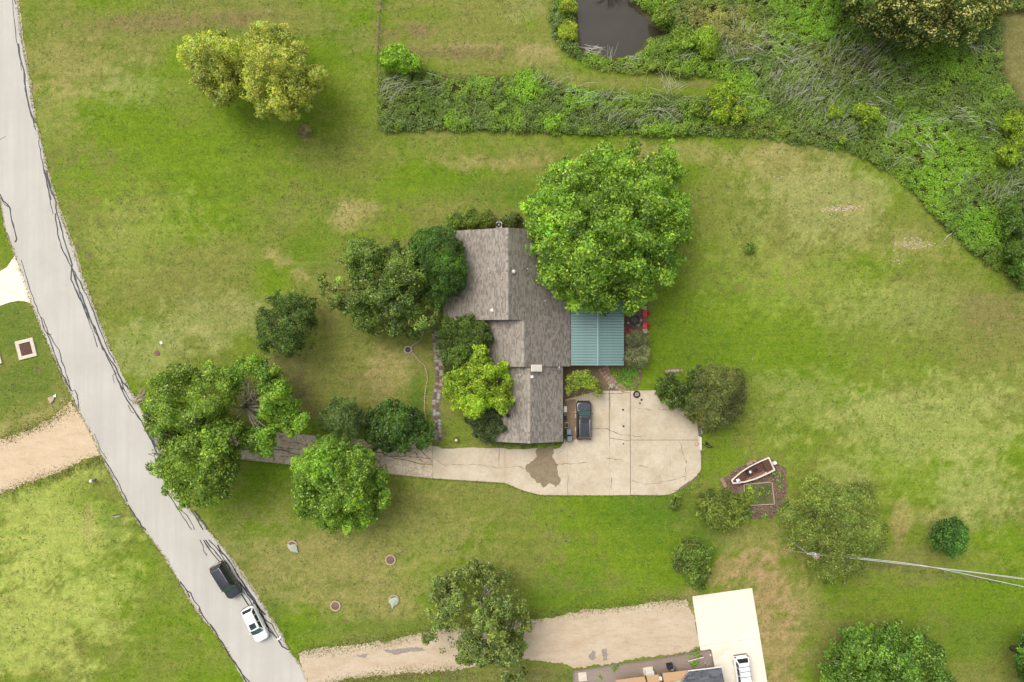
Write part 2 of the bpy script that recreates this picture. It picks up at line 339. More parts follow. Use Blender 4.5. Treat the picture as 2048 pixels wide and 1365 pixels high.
BL = [ # px, py, rx, ry, colour, weight
 (120,60,130,120,C_OL,.7),(160,130,120,60,C_TAN,.35),(120,230,70,60,C_TAN,.4),(330,45,180,22,C_BRN,.6),(470,38,130,18,C_BRN,.6),(620,60,120,40,C_OL,.7),
 (260,170,90,50,C_PALE,.4),(430,320,330,110,C_BR,.75),(180,360,70,80,C_BR,.5),(680,85,70,60,C_DG,.3),(700,300,120,60,C_OL,.6),
 (715,425,55,30,C_TAN,.7),(690,440,25,30,C_TAN,.5),(540,508,22,14,C_TAN,.8),(570,525,30,20,C_TAN,.7),(600,548,20,22,C_TAN,.6),(300,480,150,90,C_YG,.3),
 (400,560,140,110,C_OL,.8),(300,690,120,60,C_PALE,.5),(430,640,130,70,C_PALE,.45),(610,500,70,50,C_DG,.3),(790,460,60,40,C_BR,.8),
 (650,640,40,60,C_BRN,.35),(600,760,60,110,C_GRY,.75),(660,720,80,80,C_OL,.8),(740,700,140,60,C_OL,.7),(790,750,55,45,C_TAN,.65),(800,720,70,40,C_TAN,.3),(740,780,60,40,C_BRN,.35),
 (835,790,22,60,C_DG,.7),(840,840,22,40,C_DG,.6),(905,860,50,30,C_BR,.5),(890,730,20,60,C_OL,.6),(930,880,60,16,C_BR,.5),
 (700,1110,330,130,C_TAN,.42),(620,1010,170,60,C_OL,.5),(880,1010,120,50,C_OL,.6),(480,1110,30,120,C_DG,.25),(540,1230,40,40,C_DG,.45),(700,1255,170,16,C_DG,.4),(440,1040,26,40,C_DG,.35),
 (1250,1080,190,110,C_BR,.9),(1310,1030,130,60,C_DG,.55),(1130,1190,110,40,C_DG,.35),(1400,1080,60,60,C_DG,.4),(1500,1075,80,40,C_TAN,.35),
 (1100,320,260,26,C_OL,.9),(1000,330,120,16,C_TAN,.4),(1350,310,230,24,C_TAN,.5),(820,370,90,40,C_BR,.6),(960,380,90,30,C_DG,.45),(1030,400,40,30,C_DG,.4),
 (1560,330,120,50,C_TAN,.5),(1650,400,180,90,C_PALE,.55),(1430,430,60,80,C_OL,.6),(1820,490,110,40,C_TAN,.4),(1680,418,45,9,C_TAN,.9),(1825,490,45,9,C_TAN,.7),(1500,500,80,60,C_OL,.4),
 (1450,640,160,120,C_BR,.95),(1400,700,80,60,C_DG,.25),(1700,650,200,120,C_BR,.5),(1800,620,150,60,C_PALE,.3),(1985,620,70,60,C_BRN,.5),(1900,560,90,40,C_OL,.5),
 (1620,800,120,70,C_PALE,.35),(1440,920,50,60,C_BR,.9),(1600,870,120,60,C_BR,.5),(1850,850,220,100,C_PALE,.5),(1950,980,110,80,C_PALE,.55),(1700,960,60,40,C_PALE,.4),(1800,1050,22,60,C_RED,.5),(1880,1035,60,18,C_TAN,.5),
 (1540,1190,80,80,C_RED,.75),(1480,1140,110,28,C_RED,.6),(1560,1300,45,110,C_RED,.6),(1600,1200,50,60,C_TAN,.4),(1380,1210,24,40,C_TAN,.5),(1390,1290,14,60,C_RED,.8),(1600,1100,60,30,C_TAN,.3),
 (1800,1200,180,60,C_BR,.7),(1950,1260,110,80,C_DG,.3),(1900,1120,140,40,C_OL,.5),(1690,1290,40,40,C_GRY,.5),(1650,1330,30,50,C_GRY,.4),
 (60,760,90,80,C_DG,.5),(30,650,60,60,C_DG,.5),(120,820,60,25,C_TAN,.75),(60,850,80,25,C_TAN,.6),(20,880,60,20,C_TAN,.7),
 (110,1060,140,130,C_YG,.85),(60,1250,180,130,C_YG,.85),(200,1180,90,140,C_YG,.6),(1850,900,250,160,C_YG,.25),(1600,560,200,80,C_YG,.25),(180,1000,60,40,C_BR,.5),(225,1050,22,60,C_DG,.4),(330,1200,60,60,C_BR,.5),(320,1290,70,60,C_OL,.45),(230,1300,18,100,C_OL,.4),(175,1050,14,50,C_TAN,.5),
 (900,90,220,110,C_OL,.8),(830,65,60,24,C_BRN,.8),(870,100,60,18,C_BRN,.6),(960,105,110,16,C_BRN,.75),(940,92,90,6,C_TAN,.5),(1080,110,50,24,C_TAN,.6),(860,30,60,20,C_BR,.5),(1060,40,20,25,C_BR,.7),(1060,20,40,30,C_PALE,.4),
 (1240,165,160,16,C_OL,1),(1400,168,30,10,C_BRN,.6),(1100,140,50,20,C_OL,.8),(757,60,9,90,C_BRN,.6),(1240,-10,30,30,C_BRN,.4),
 (150,500,14,12,C_GRY,.7),(178,514,9,9,C_GRY,.8),(285,790,16,16,C_BRN,.7),(1570,1097,9,7,C_RED,.7),(1800,1132,90,7,C_GRY,.6),(1950,1155,90,6,C_GRY,.5),(612,275,14,12,C_RED,.8),(76,738,9,12,C_GRY,.6),
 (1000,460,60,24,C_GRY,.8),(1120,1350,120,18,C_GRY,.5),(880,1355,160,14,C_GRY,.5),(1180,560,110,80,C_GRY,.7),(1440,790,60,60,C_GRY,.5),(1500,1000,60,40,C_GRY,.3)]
n4 = fbm(GX*2.6+8, GY*2.9+3, 2); wp = (n2-.5)*1.2 + (n3-.5)*1.2 + (n4-.5)*.7
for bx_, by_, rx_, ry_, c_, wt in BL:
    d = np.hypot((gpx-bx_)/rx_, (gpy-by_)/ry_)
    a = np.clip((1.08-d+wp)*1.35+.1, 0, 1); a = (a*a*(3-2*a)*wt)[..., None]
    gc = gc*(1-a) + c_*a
dm = sdist(gpx, gpy, MARSH)
a = np.clip(dm/9+.5, 0, 1)[..., None]*.92; gc = gc*(1-a) + np.array((.075, .07, .032))*a
dB = sdist(gpx, gpy, BAREST); a = np.clip(dB/14+.5+wp*.4, 0, 1)[..., None]; gc = gc*(1-a) + np.array((.20, .185, .075))*a
gc = gc*(0.80 + .24*n3[..., None] + .16*n4[..., None])
lum = gc.mean(-1, keepdims=True); gc = (gc*1.06-lum*.06)*.86*np.array((.95,.98,.90))
GZ = (fbm(GX*.2, GY*.2)-.5)*.03 - .03
dp = sdist(gpx, gpy, POND); GZ = GZ - np.clip((dp+4)/22, 0, 1)*.9
dpn = sdist(gpx, gpy, [(1178,736),(1200,736),(1213,760),(1222,778),(1200,782),(1180,770)]); GZ = GZ - np.clip((dpn+2)/6, 0, 1)*.5
V = np.stack([GX, GY, GZ], -1).reshape(-1, 3); ny_, nx_ = GX.shape
i = np.arange(ny_-1)[:, None]*nx_ + np.arange(nx_-1)[None, :]; F = np.stack([i, i+1, i+1+nx_, i+nx_], -1).reshape(-1, 4)
g = np_mesh('ground', V, F, GRASS, colf=gc.reshape(-1, 3)); tag(g, kind='structure')

def sheet(name, pts, z, mat, parent=None, th=.0, kind='structure'):
    P = [W2(*p) for p in pts]; m = MB()
    m.prism(P, z-max(th, .06), z); o = m.build(name, mat, parent)
    if kind and parent is None: tag(o, kind=kind)
    return o
o = sheet('pond_water', [(1138,-100),(1140,0),(1146,60),(1152,106),(1195,120),(1240,128),(1280,118),(1298,100),(1304,82),(1352,66),(1310,38),(1292,16),(1270,-6),(1262,-100)], -.32, WATER)
o = sheet('garden_pond_water', [(1180,732),(1200,732),(1216,760),(1228,780),(1200,786),(1178,774)], -.16, WATER)

# ------------------------------------------------------------------ road with tar lines
RE = [(20,-120),(34,0),(44,88),(59,161),(70,240),(85,293),(94,340),(113,408),(139,479),(168,566),(193,630),(222,704),(248,760),(273,806),(294,854),(316,903),(345,980),(382,1022),(433,1080),(454,1107),(477,1140),(510,1186),(533,1224),(560,1264),(577,1299),(596,1326),(613,1365),(680,1480)]
LE = [(-120,-120),(-60,150),(3,404),(10,453),(26,495),(48,559),(66,611),(77,640),(103,701),(135,772),(158,821),(182,863),(207,918),(233,969),(253,1004),(283,1052),(330,1112),(360,1165),(384,1205),(405,1235),(430,1265),(465,1315),(492,1365),(570,1480)]
road = sheet('road', rough_line(RE, 9, 1.1, seed=3) + rough_line(LE[::-1], 9, 1.0, seed=5), .012, ROADM)
sh = [(x+3+1.5*math.sin(i), y) for i, (x, y) in enumerate(RE)]
shoulder = sheet('road_shoulder', rough_line(sh, 3, 1.2, seed=8) + rough_line([(x-3, y) for x, y in LE[::-1]], 3, 1.2, seed=9), .004, gravel('shoulder grit', (.40, .35, .25), (.33, .29, .19), (.2, .18, .09)))
def C1(p): return (p[0]/3.103, 340+p[1]/3.103)
def C2(p): return (p[0]/4.55, 760+p[1]/4.55)
def C3(p): return (360+p[0]/4.79, 1080+p[1]/4.79)
def C4(p): return (p[0]/3.4125, p[1]/3.4125)
TARS = [(C4, [(85,0),(100,150),(110,260),(135,390),(150,440),(170,500)], .07),(C4, [(100,0),(108,30)], .09),(C4, [(125,300),(140,400),(165,480),(170,560),(190,680),(215,790),(240,840)], .16),(C4,[(165,520),(180,650),(210,760),(245,890)],.09),(C4,[(140,430),(148,485)],.05),
 (C4,[(265,960),(280,1080),(310,1180),(345,1290),(375,1365)],.1),(C4,[(290,1100),(305,1180),(330,1290),(350,1365)],.09),(C4,[(0,955),(40,932)],.04),
 (C1,[(275,0),(300,130),(330,275)],.08),(C1,[(290,0),(320,140),(345,200),(355,270),(370,320)],.12),(C1,[(345,270),(360,400),(380,480),(410,540),(450,610),(500,700),(515,740)],.11),(C1,[(370,320),(395,420),(425,520),(450,590),(445,620),(440,680),(480,760),(530,880),(590,980),(660,1150),(720,1270)],.13),
 (C1,[(450,610),(470,690),(520,810),(540,870),(570,950),(640,1110),(720,1230),(750,1300),(800,1365)],.12),(C1,[(500,700),(560,830),(620,990),(670,1110),(715,1200)],.1),(C1,[(530,880),(570,990),(605,1100)],.08),(C1,[(465,650),(500,790),(560,930)],.07),(C1,[(715,1265),(730,1300),(765,1365)],.09),(C1,[(715,1265),(700,1275),(710,1325)],.06),
 (C1,[(0,150),(20,190),(45,215),(60,240),(75,310),(90,370),(103,430),(95,450)],.13),(C1,[(0,170),(30,215),(60,235)],.07),(C1,[(132,560),(160,650),(185,740)],.07),(C1,[(185,740),(225,850),(250,910),(280,1000),(300,1025),(325,1020)],.07),(C1,[(250,910),(270,930),(300,1010),(330,1070),(370,1120),(385,1190),(410,1260),(430,1330)],.08),(C1,[(265,960),(320,1080),(350,1170),(390,1270),(435,1360)],.11),
 (C2,[(590,0),(620,50),(650,100)],.12),(C2,[(625,0),(640,80),(655,100),(680,95),(700,140),(712,200),(718,260)],.1),
 (C2,[(1035,0),(1040,30)],.06),(C2,[(1070,0),(1120,110),(1180,220),(1240,310),(1290,380),(1320,440),(1370,530),(1420,610)],.13),(C2,[(1100,0),(1125,80),(1180,180),(1240,215)],.09),(C2,[(1165,230),(1200,290),(1220,300)],.06),(C2,[(1370,530),(1400,600),(1440,690),(1460,715)],.13),(C2,[(1320,430),(1400,560),(1415,610),(1405,700),(1385,685),(1350,672)],.07),
 (C2,[(860,490),(890,570),(920,650),(975,720)],.05),(C2,[(950,730),(1010,820),(1070,920),(1110,1010),(1160,1110)],.1),(C2,[(1165,1140),(1240,1250),(1290,1330),(1330,1365)],.12),
 (C2,[(1490,990),(1560,1080),(1640,1200),(1720,1330),(1745,1365)],.09),(C2,[(1600,1150),(1700,1230),(1760,1330),(1770,1365)],.09),(C2,[(1740,1190),(1800,1280),(1850,1365)],.1),(C2,[(1770,1190),(1830,1270),(1870,1330),(1890,1365)],.13),
 (C3,[(190,0),(220,60),(225,100),(260,150)],.08),(C3,[(225,0),(260,60),(330,150),(380,210)],.12),(C3,[(245,0),(290,60),(350,130),(400,190)],.1),(C3,[(275,0),(340,60),(400,140),(450,240),(510,350),(600,440)],.09),(C3,[(360,50),(400,110),(440,160),(500,240),(560,350),(620,430),(700,560),(760,660),(820,715)],.12),
 (C3,[(365,50),(390,120),(430,150)],.07),(C3,[(590,520),(630,590),(660,630)],.12),(C3,[(610,500),(660,570),(700,630)],.08),(C3,[(600,440),(650,520),(720,600),(740,660),(750,690),(790,720),(820,790),(850,850)],.15),(C3,[(700,590),(760,700),(830,780),(880,810),(910,870),(970,960)],.09),(C3,[(640,460),(740,610),(780,690),(820,720)],.08),
 (C3,[(850,840),(840,860),(880,890),(890,900),(930,940),(980,1020),(1040,1055)],.12),(C3,[(840,830),(870,860),(900,900)],.08),(C3,[(550,320),(640,480),(730,600)],.09),
 (C3,[(0,400),(40,450),(60,480),(95,550)],.11),(C3,[(50,475),(100,510),(130,580),(180,640),(200,680),(225,730),(270,800),(290,810)],.1),(C3,[(185,650),(185,690),(220,720)],.07),(C3,[(290,810),(340,880),(370,940),(410,990),(450,1070),(500,1140),(550,1210),(600,1290),(640,1365)],.13),(C3,[(600,1290),(670,1365)],.1)]
m = MB(); rr = random.Random(4)
for fn, pts, wd in TARS:
    P = [W2(*fn(p)) for p in pts]; P = rough_line(P, .55, .05, seed=rr.randint(1, 999)); n = len(P); Vv = []; wd *= 1.2
    for i, p in enumerate(P):
        a = P[max(i-1, 0)]; b = P[min(i+1, n-1)]; L = math.hypot(b[0]-a[0], b[1]-a[1])+1e-9; nx, ny = (b[1]-a[1])/L, -(b[0]-a[0])/L
        hw = wd*(.38+.34*rr.random())
        Vv += [(p[0]+nx*hw, p[1]+ny*hw, .018), (p[0]-nx*hw, p[1]-ny*hw, .018+.001*rr.random())]
    m.add(Vv, [(2*i, 2*i+1, 2*i+3, 2*i+2) for i in range(n-1)])
m.build('tar_crack_filler', TAR, road)

# ------------------------------------------------------------------ concrete drives
def slabs(name, polys, z, mat, th=.12):
    root = bpy.data.objects.new(name, None); COL.objects.link(root); tag(root, kind='structure')
    for k, q in enumerate(polys): sheet('slab', q, z+.0015*(k % 3), mat, root, th)
    return root
J = .26
drive = slabs('driveway', [
 [(1130,800),(1196,782),(1218,782),(1218,868),(1219,896),(1120,896),(1128,884)],
 [(1219+J,782),(1260,782),(1260,882),(1219+J,876)],
 [(1261+J,782),(1318,781),(1345,806),(1372,822),(1394,840),(1398,880),(1261+J,880)],
 [(866,893)]+rough_line([(868,893),(900,898),(940,896),(1010,897)], 8, 1.6, seed=2)+[(1010,966),(866,957)],
 [(1010+J,966)]+rough_line([(1010+J,897),(1060,899),(1120,896)], 8, 1.6, seed=4)+[(1135,896),(1135,991),(1080,990),(1045,981)],
 [(1135+J,896),(1219,896),(1219,991),(1135+J,991)],
 [(1219+J,877),(1260,883),(1260,990.5),(1219+J,991)],
 [(1261+J,881),(1340,881),(1340,989),(1320,991),(1261+J,990)],
 [(1340+J,881),(1398,881),(1402,915),(1402,940)]+rough_line([(1396,948),(1385,964),(1362,976),(1348,986)], 6, 2, seed=6)+[(1340+J,988)]], .035, CONC)
BRK = []
rb = random.Random(12); xs = [322,372,420,470,520,566,612,660,708,760,812,865.5]
def nS(x): return np.interp(x, [320,380,460,560,640,760,840,866], [866,852,852,866,872,882,886,892])
def sS(x): return np.interp(x, [320,473,600,770,866], [914,918,932,947,957])
mids = [.5+.16*math.sin(x*.7) for x in xs]
for i in range(len(xs)-1):
    a, b_ = xs[i]+J, xs[i+1]-J; q = lambda x, t: (x, nS(x)+(sS(x)-nS(x))*t)
    BRK.append([q(a,0),q((a+b_)/2,.01),q(b_,0),q(b_,mids[i+1]-.015),q((a+b_)/2+5*rb.random(),(mids[i]+mids[i+1])/2+.05),q(a,mids[i]-.015)])
    BRK.append([q(a,mids[i]+.015),q((a+b_)/2+5*rb.random(),(mids[i]+mids[i+1])/2+.08),q(b_,mids[i+1]+.015),q(b_,1),q(a,1)])
old = slabs('old_driveway', BRK, .022, CONC_OLD)
apron = sheet('driveway_apron', rough_line([(292,850),(325,856),(330,920),(318,922)], 5, 1.5, True, 3), .008, M('grey grit', (.27,.25,.21), .95, .4, 5))
def crack_lines(name, lines, z, parent, mat=CRACK, w0=.045):
    m = MB(); r = random.Random(9)
    for pts in lines:
        wd = w0*(.6+.8*r.random())
        P = rough_line([W2(*p) for p in pts], .3, .07, seed=r.randint(1, 999)); n = len(P); Vv = []
        for i, p in enumerate(P):
            a = P[max(i-1, 0)]; b = P[min(i+1, n-1)]; L = math.hypot(b[0]-a[0], b[1]-a[1])+1e-9; nx, ny = (b[1]-a[1])/L, -(b[0]-a[0])/L; hw = wd*(.2+.9*r.random())
            Vv += [(p[0]+nx*hw, p[1]+ny*hw, z), (p[0]-nx*hw, p[1]-ny*hw, z)]
        m.add(Vv, [(2*i, 2*i+1, 2*i+3, 2*i+2) for i in range(n-1)])
    return m.build(name, mat, parent)
def C5(p): return (840+p[0]/3.531, 780+p[1]/3.531)
crack_lines('crack', [[C5(p) for p in q] for q in [
 [(100,480),(150,520),(190,540)],[(190,530),(300,525),(400,530),(500,545),(600,548),(700,540)],[(700,540),(740,560)],[(730,500),(800,510)],[(950,525),(1080,522),(1180,510)],
 [(1210,278),(1320,275),(1400,310),(1480,325)],[(1320,485),(1400,490),(1440,500)],[(1540,535),(1610,545)],[(1500,640),(1590,668),(1700,655),(1800,630),(1880,610)],
 [(1680,135),(1780,150),(1860,185),(1930,225)],[(1690,140),(1680,180)],[(1340,30),(1345,120)],[(1270,25),(1400,25),(1480,20)],[(1480,325),(1560,330)],[(1045,600),(1045,740)],[(560,380),(560,548)],
 [(1880,540),(1875,640)],[(1700,660),(1690,600)],[(960,455),(1010,430)],[(1830,360),(1860,450),(1880,520)],[(1350,560),(1350,700)],[(1540,130),(1640,140)]]], .0435, drive, w0=.034)
crack_lines('crack', [[(560,880),(610,890),(650,886),(680,892)],[(480,890),(540,885),(575,905)],[(590,870),(600,900),(590,930)],[(620,872),(628,900)],[(545,880),(548,925)],[(700,900),(760,912),(830,915),(866,918)],[(780,885),(800,915),(830,905),(845,925)],[(830,890),(866,925)],[(555,895),(640,902)],[(610,915),(560,912)],[(650,880),(640,930)]], .0305, old, w0=.05)
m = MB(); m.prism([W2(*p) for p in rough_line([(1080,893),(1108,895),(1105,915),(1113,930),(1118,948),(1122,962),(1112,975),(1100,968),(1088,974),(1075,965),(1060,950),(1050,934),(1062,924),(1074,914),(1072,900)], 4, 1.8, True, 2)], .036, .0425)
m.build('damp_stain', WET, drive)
m = MB(); m.prism([W2(*p) for p in rough_line([(1346,984),(1362,974),(1384,960),(1397,946),(1392,958),(1375,972),(1355,982)], 4, 1.5, True, 2)], .036, .0425)
m.build('grime_stain', M('gritty stain', (.22,.16,.11), .95, .4, 6), drive)
m = MB(); m.prism([W2(*p) for p in rough_line([(1129,800),(1150,798),(1152,840),(1150,882),(1130,886)], 4, 1.5, True, 4)], .036, .0425)
m.build('soil_stain', M('brown grit', (.30,.20,.12), .95, .4, 3), drive)
m = MB()
for x, y, r_ in ((1246,820,.14),(1247,853,.14),(1247,888,.1),(1280,807,.12),(1283,800,.15)): m.lathe((*W2(x, y), .0445), [(r_, -.004), (r_*.8, 0)], 9)
m.build('oil_spot', TAR, drive)

sheet('driveway_base', [(868,896),(1010,900),(1060,902),(1120,896),(1132,802),(1196,784),(1318,783),(1372,824),(1396,842),(1399,915),(1392,950),(1350,984),(1080,988),(1045,979),(1010,965),(868,955)], .018, CRACK)
fresh = slabs('fresh_driveway', [[(1384.5,1193),(1504,1176.5),(1520,1275),(1399,1292)],[(1399.2,1292.5),(1520,1275.5),(1545,1430),(1452,1446),(1431,1345),(1422,1299),(1401,1302)]], .05, SLABW)
cream = slabs('cream_driveway', [[(-80,530),(0,543),(14,535),(24,520),(30,512),(48,560),(66,609),(50,603),(36,602),(20,605),(0,612),(-80,640)]], .02, CREAM)
gd = sheet('gravel_drive', rough_line([(596,1308),(640,1296),(700,1290),(770,1284),(860,1262),(1000,1245),(1100,1238),(1160,1222),(1250,1214),(1330,1203),(1372,1200),(1392,1240),(1399,1296),(1380,1302),(1200,1330),(1150,1336),(1120,1325),(1000,1318),(940,1336),(860,1345),(760,1352),(690,1358),(650,1372),(615,1366)], 4, 2.2, True, 5), .008, GRAV)
dr = sheet('dirt_drive', rough_line([(-60,890),(0,880),(60,860),(105,838),(142,800),(150,815),(165,835),(185,868),(206,910),(170,918),(120,945),(60,965),(0,988),(-60,1010)], 4, 2.4, True, 6), .008, DIRT)
rutm = M('grey rut gravel', (.33,.28,.23), .95, .4, 4)
m = MB()
for pts in ([(765,1300),(840,1295),(850,1300),(790,1310)],[(705,1312),(735,1308),(730,1316)],[(1177,1310),(1189,1300),(1192,1315),(1186,1322),(1178,1318)],[(1204,1298),(1214,1298),(1215,1320),(1206,1322)]):
    m.prism([W2(*p) for p in rough_line(pts, 3, 1.2, True, 3)], 0, .014)
m.build('dark_rut', rutm, gd)

# ------------------------------------------------------------------ leaves and trees
def leaf_mesh(name, P, N, size, aspect, colr, parent=None, off=(0,0,0), tri=False):
    n = len(P); N = N/np.linalg.norm(N, axis=1, keepdims=True)
    A = rng.normal(size=(n, 3)); U = np.cross(N, A); U /= np.linalg.norm(U, axis=1, keepdims=True)+1e-9; Vv = np.cross(N, U)
    s = size[:, None]; a = aspect
    q = np.stack([P-U*s*.5, P+Vv*s*.5*a+N*s*.08, P+U*s*.5, P-Vv*s*.5*a+N*s*.08], 1).reshape(-1, 3)
    F = np.arange(4*n).reshape(n, 4)
    return np_mesh(name, q, F, LEAF, parent, colr, off)
FK = np.array((2.5, 2.25, 1.6))
def cols(n, base, var=.25, yel=.15):
    base = np.array(base)*(FK if max(base) < .99 else 1); k = np.exp(rng.normal(0, var, (n, 1))); c = base*k
    y = np.clip(rng.normal(0, yel, (n, 1)), -.3, .5); c = c*(1+y*np.array([[1.2, .5, .1]])); return np.clip(c, .003, .8)
def ell(cx, cy, rx, ry, n=18, j=.1, seed=1, rot=0):
    r = random.Random(seed); ph = r.random()*6; out = []
    for k in range(n):
        t = 2*math.pi*k/n; f = 1+j*math.sin(3*t+ph)*.7+j*(r.random()-.5)*1.6
        x, y = rx*f*math.cos(t), ry*f*math.sin(t); out.append((cx+x*math.cos(rot)-y*math.sin(rot), cy+x*math.sin(rot)+y*math.cos(rot)))
    return out
def tree(name, poly, ztop, zlow, base, label, cat='tree', dens=1.0, leaf=.30, clump=.8, aspect=.55, group=None, holes=(), gap=0., var=.22, cvar=.22, bark=None, limbs=7,
         trunk_r=None, flower=None, relief=.16, tip=None, limb_to=None, trunk_px=None, flat=.0, droop=0):
    poly = np.array(poly, float); x0, y0 = poly.min(0); x1, y1 = poly.max(0)
    clump *= .66; leaf *= .92
    area = abs(sum(poly[i][0]*poly[(i+1)%len(poly)][1]-poly[(i+1)%len(poly)][0]*poly[i][1] for i in range(len(poly))))/2/256
    nc = int(area/(clump**2)*3.3)+8
    px = rng.uniform(x0, x1, nc*4); py = rng.uniform(y0, y1, nc*4); d = sdist(px, py, poly)
    sd = rng.random()*90; esc = min(1, math.sqrt(area)/9)
    d = d + (fbm(px/16/.8+sd, py/16/.8+7, 3)-.46)*44*esc
    keep = d > clump*16*.22
    if gap: keep &= (fbm(px/16/1.9+sd, py/16/1.9, 3) > gap) | (rng.random(len(px)) < .06)
    for hx, hy, hrx, hry in holes: keep &= np.hypot((px-hx)/hrx, (py-hy)/hry) > 1
    px, py, d = px[keep][:nc], py[keep][:nc], d[keep][:nc]
    dmax = d.max(); rr_ = np.clip(1-d/dmax, 0, 1)
    dome = np.sqrt(np.clip(1-rr_**2.2, 0, 1)); z = zlow + (ztop-zlow)*(dome*(1-flat)+flat*np.minimum(dome*3, 1))
    z *= 1 + relief*(fbm(px/16/1.5+sd, py/16/1.5, 3)-.5)*3.6
    depth = rng.random(len(px))**1.6*(z-zlow*.8)*.55; zc = np.maximum(z-depth, clump*.4)
    k = (H-zc)/H/16; C = np.stack([(px-1024)*k, (682.5-py)*k, zc], 1)
    if trunk_px: bx0, by0 = W2(*trunk_px)
    else: bx0, by0 = C[:, 0].mean(), C[:, 1].mean()
    root = thing(name, (bx0, by0, 0), label, cat, group)
    nl = int(max(14, 17*(clump/leaf)**2*.40*dens)); nC = len(C)
    rc = clump*(.5+.75*rng.random(nC))*np.clip(.55+d/16/1.6, .5, 1); ci = np.repeat(np.arange(nC), nl); n = len(ci)
    D = rng.normal(size=(n, 3)); D[:, 2] = np.abs(D[:, 2])*.9-.15; D /= np.linalg.norm(D, axis=1, keepdims=True)
    rad = rc[ci]*(.55+.5*rng.random(n)**.6); P = C[ci]+D*rad[:, None]*np.array([[1, 1, .8]])
    if droop: P[:, 2] -= droop*rad**2*rng.random(n)
    P[:, 2] = np.maximum(P[:, 2], .06)
    Nn = D*.7 + rng.normal(size=(n, 3))*.75 + np.array([[0, 0, .8]])
    reg = np.exp((fbm(C[:, 0]*.55+sd, C[:, 1]*.55, 3)-.5)*1.5)[:, None]
    cc = (cols(nC, base, cvar*1.15, .14)*reg)[ci]*cols(n, (1, 1, 1), var*1.3, .14)
    if tip is not None:
        hi = (rng.random(n) < .22) & (D[:, 2] > .2); cc[hi] = cols(hi.sum(), tip, .18, .1)  # some upper leaves of each clump take the tip colour
    if flower is not None:
        hi = (rng.random(n) < .34) & (D[:, 2] > .1) & ((fbm(P[:, 0]*.8+5, P[:, 1]*.8, 2)) > .40); cc[hi] = cols(hi.sum(), flower, .12, .04); P[hi, 2] += .12
    sz = leaf*(.6+.8*rng.random(n))
    leaf_mesh('crown', P, Nn, sz, aspect, cc, root, (bx0, by0, 0))
    # trunk and limbs
    bark = bark or BARK; m = MB(); tr_ = trunk_r or max(.05, .028*ztop+.011*math.sqrt(area)); zt = max(zlow*1.05, ztop*.3)
    r = random.Random(int(sd*10)); lean = (r.uniform(-.04, .04)*ztop, r.uniform(-.04, .04)*ztop)
    m.tube([(bx0, by0, -.1), (bx0+lean[0]*.1, by0+lean[1]*.1, .25), (bx0+lean[0]*.6, by0+lean[1]*.6, zt*.6), (bx0+lean[0], by0+lean[1], zt)], [tr_*1.5, tr_*1.05, tr_*.85, tr_*.7], 8)
    T = Vector((bx0+lean[0], by0+lean[1], zt*.93))
    tg = [Vector(Wp(a, b_, zz)) for a, b_, zz in limb_to] if limb_to else []
    tg += [Vector(C[q]) for q in rng.choice(nC, min(limbs, nC), replace=False)]
    for q in tg:
        mid = T.lerp(q, .45)+Vector((r.uniform(-.3,.3), r.uniform(-.3,.3), .25*r.random()))*.25*(q-T).length*.5
        l0 = tr_*.55
        m.tube([T, mid, q], [l0, l0*.55, l0*.18], 6)
        for _ in range(2):
            e = mid.lerp(q, .4)+Vector((r.uniform(-1,1), r.uniform(-1,1), r.uniform(0,.5)))*(q-mid).length*.55
            m.tube([mid.lerp(q, .15*r.random()+.05), mid.lerp(e, .6)+Vector((0,0,.1)), e], [l0*.4, l0*.25, l0*.08], 5)
    m.build('trunk', bark, root, smooth=True)
    return root

G_YEL = (.20, .255, .052); G_MAP = (.095, .185, .020); G_OAK = (.088, .155, .020); G_DK = (.040, .080, .014); G_OLV = (.070, .110, .026); G_LIME = (.14, .23, .016); G_DEEP = (.044, .105, .011)
tree('yellow_green_tree', [(362,98),(372,82),(395,72),(418,58),(436,66),(452,76),(474,80),(484,100),(492,130),(484,165),(490,195),(468,208),(448,214),(430,212),(418,190),(398,178),(385,160),(375,135),(360,120)], 8.5, 2.2, G_YEL, 'smaller of the two yellow-green trees on the upper left lawn', group='pair of yellow-green trees', clump=.72, leaf=.27, relief=.22, tip=(.19,.23,.05))
tree('yellow_green_tree', [(478,95),(490,68),(515,50),(540,47),(566,58),(590,70),(598,92),(605,112),(622,135),(640,130),(652,150),(648,168),(630,180),(628,205),(605,222),(580,240),(560,236),(535,232),(512,232),(515,212),(498,195),(482,165),(478,130)], 10, 2.2, G_YEL, 'larger of the two yellow-green trees on the upper left lawn, with golden tips', group='pair of yellow-green trees', clump=.72, leaf=.27, relief=.25, tip=(.23,.25,.06), holes=[(545,142,5,5)])
tree('maple_tree', [(1042,420),(1056,398),(1085,385),(1080,360),(1100,355),(1108,332),(1135,322),(1160,320),(1185,300),(1215,288),(1238,300),(1262,282),(1278,296),(1275,320),(1300,325),(1320,308),(1335,292),(1355,310),(1360,345),(1352,380),(1372,395),(1380,425),(1378,460),(1362,490),(1360,520),(1345,545),(1332,575),(1310,570),(1295,600),(1278,618),(1255,622),(1240,600),(1215,628),(1190,615),(1165,622),(1135,605),(1105,588),(1085,565),(1072,530),(1062,500),(1066,460),(1045,445)],
     13.5, 3.2, G_MAP, 'huge bright green leafy tree overhanging the east side of the house roof and carport', dens=1.0, clump=.95, leaf=.34, relief=.22, holes=[(1206,440,9,11)], tip=(.16,.26,.03), cvar=.25)
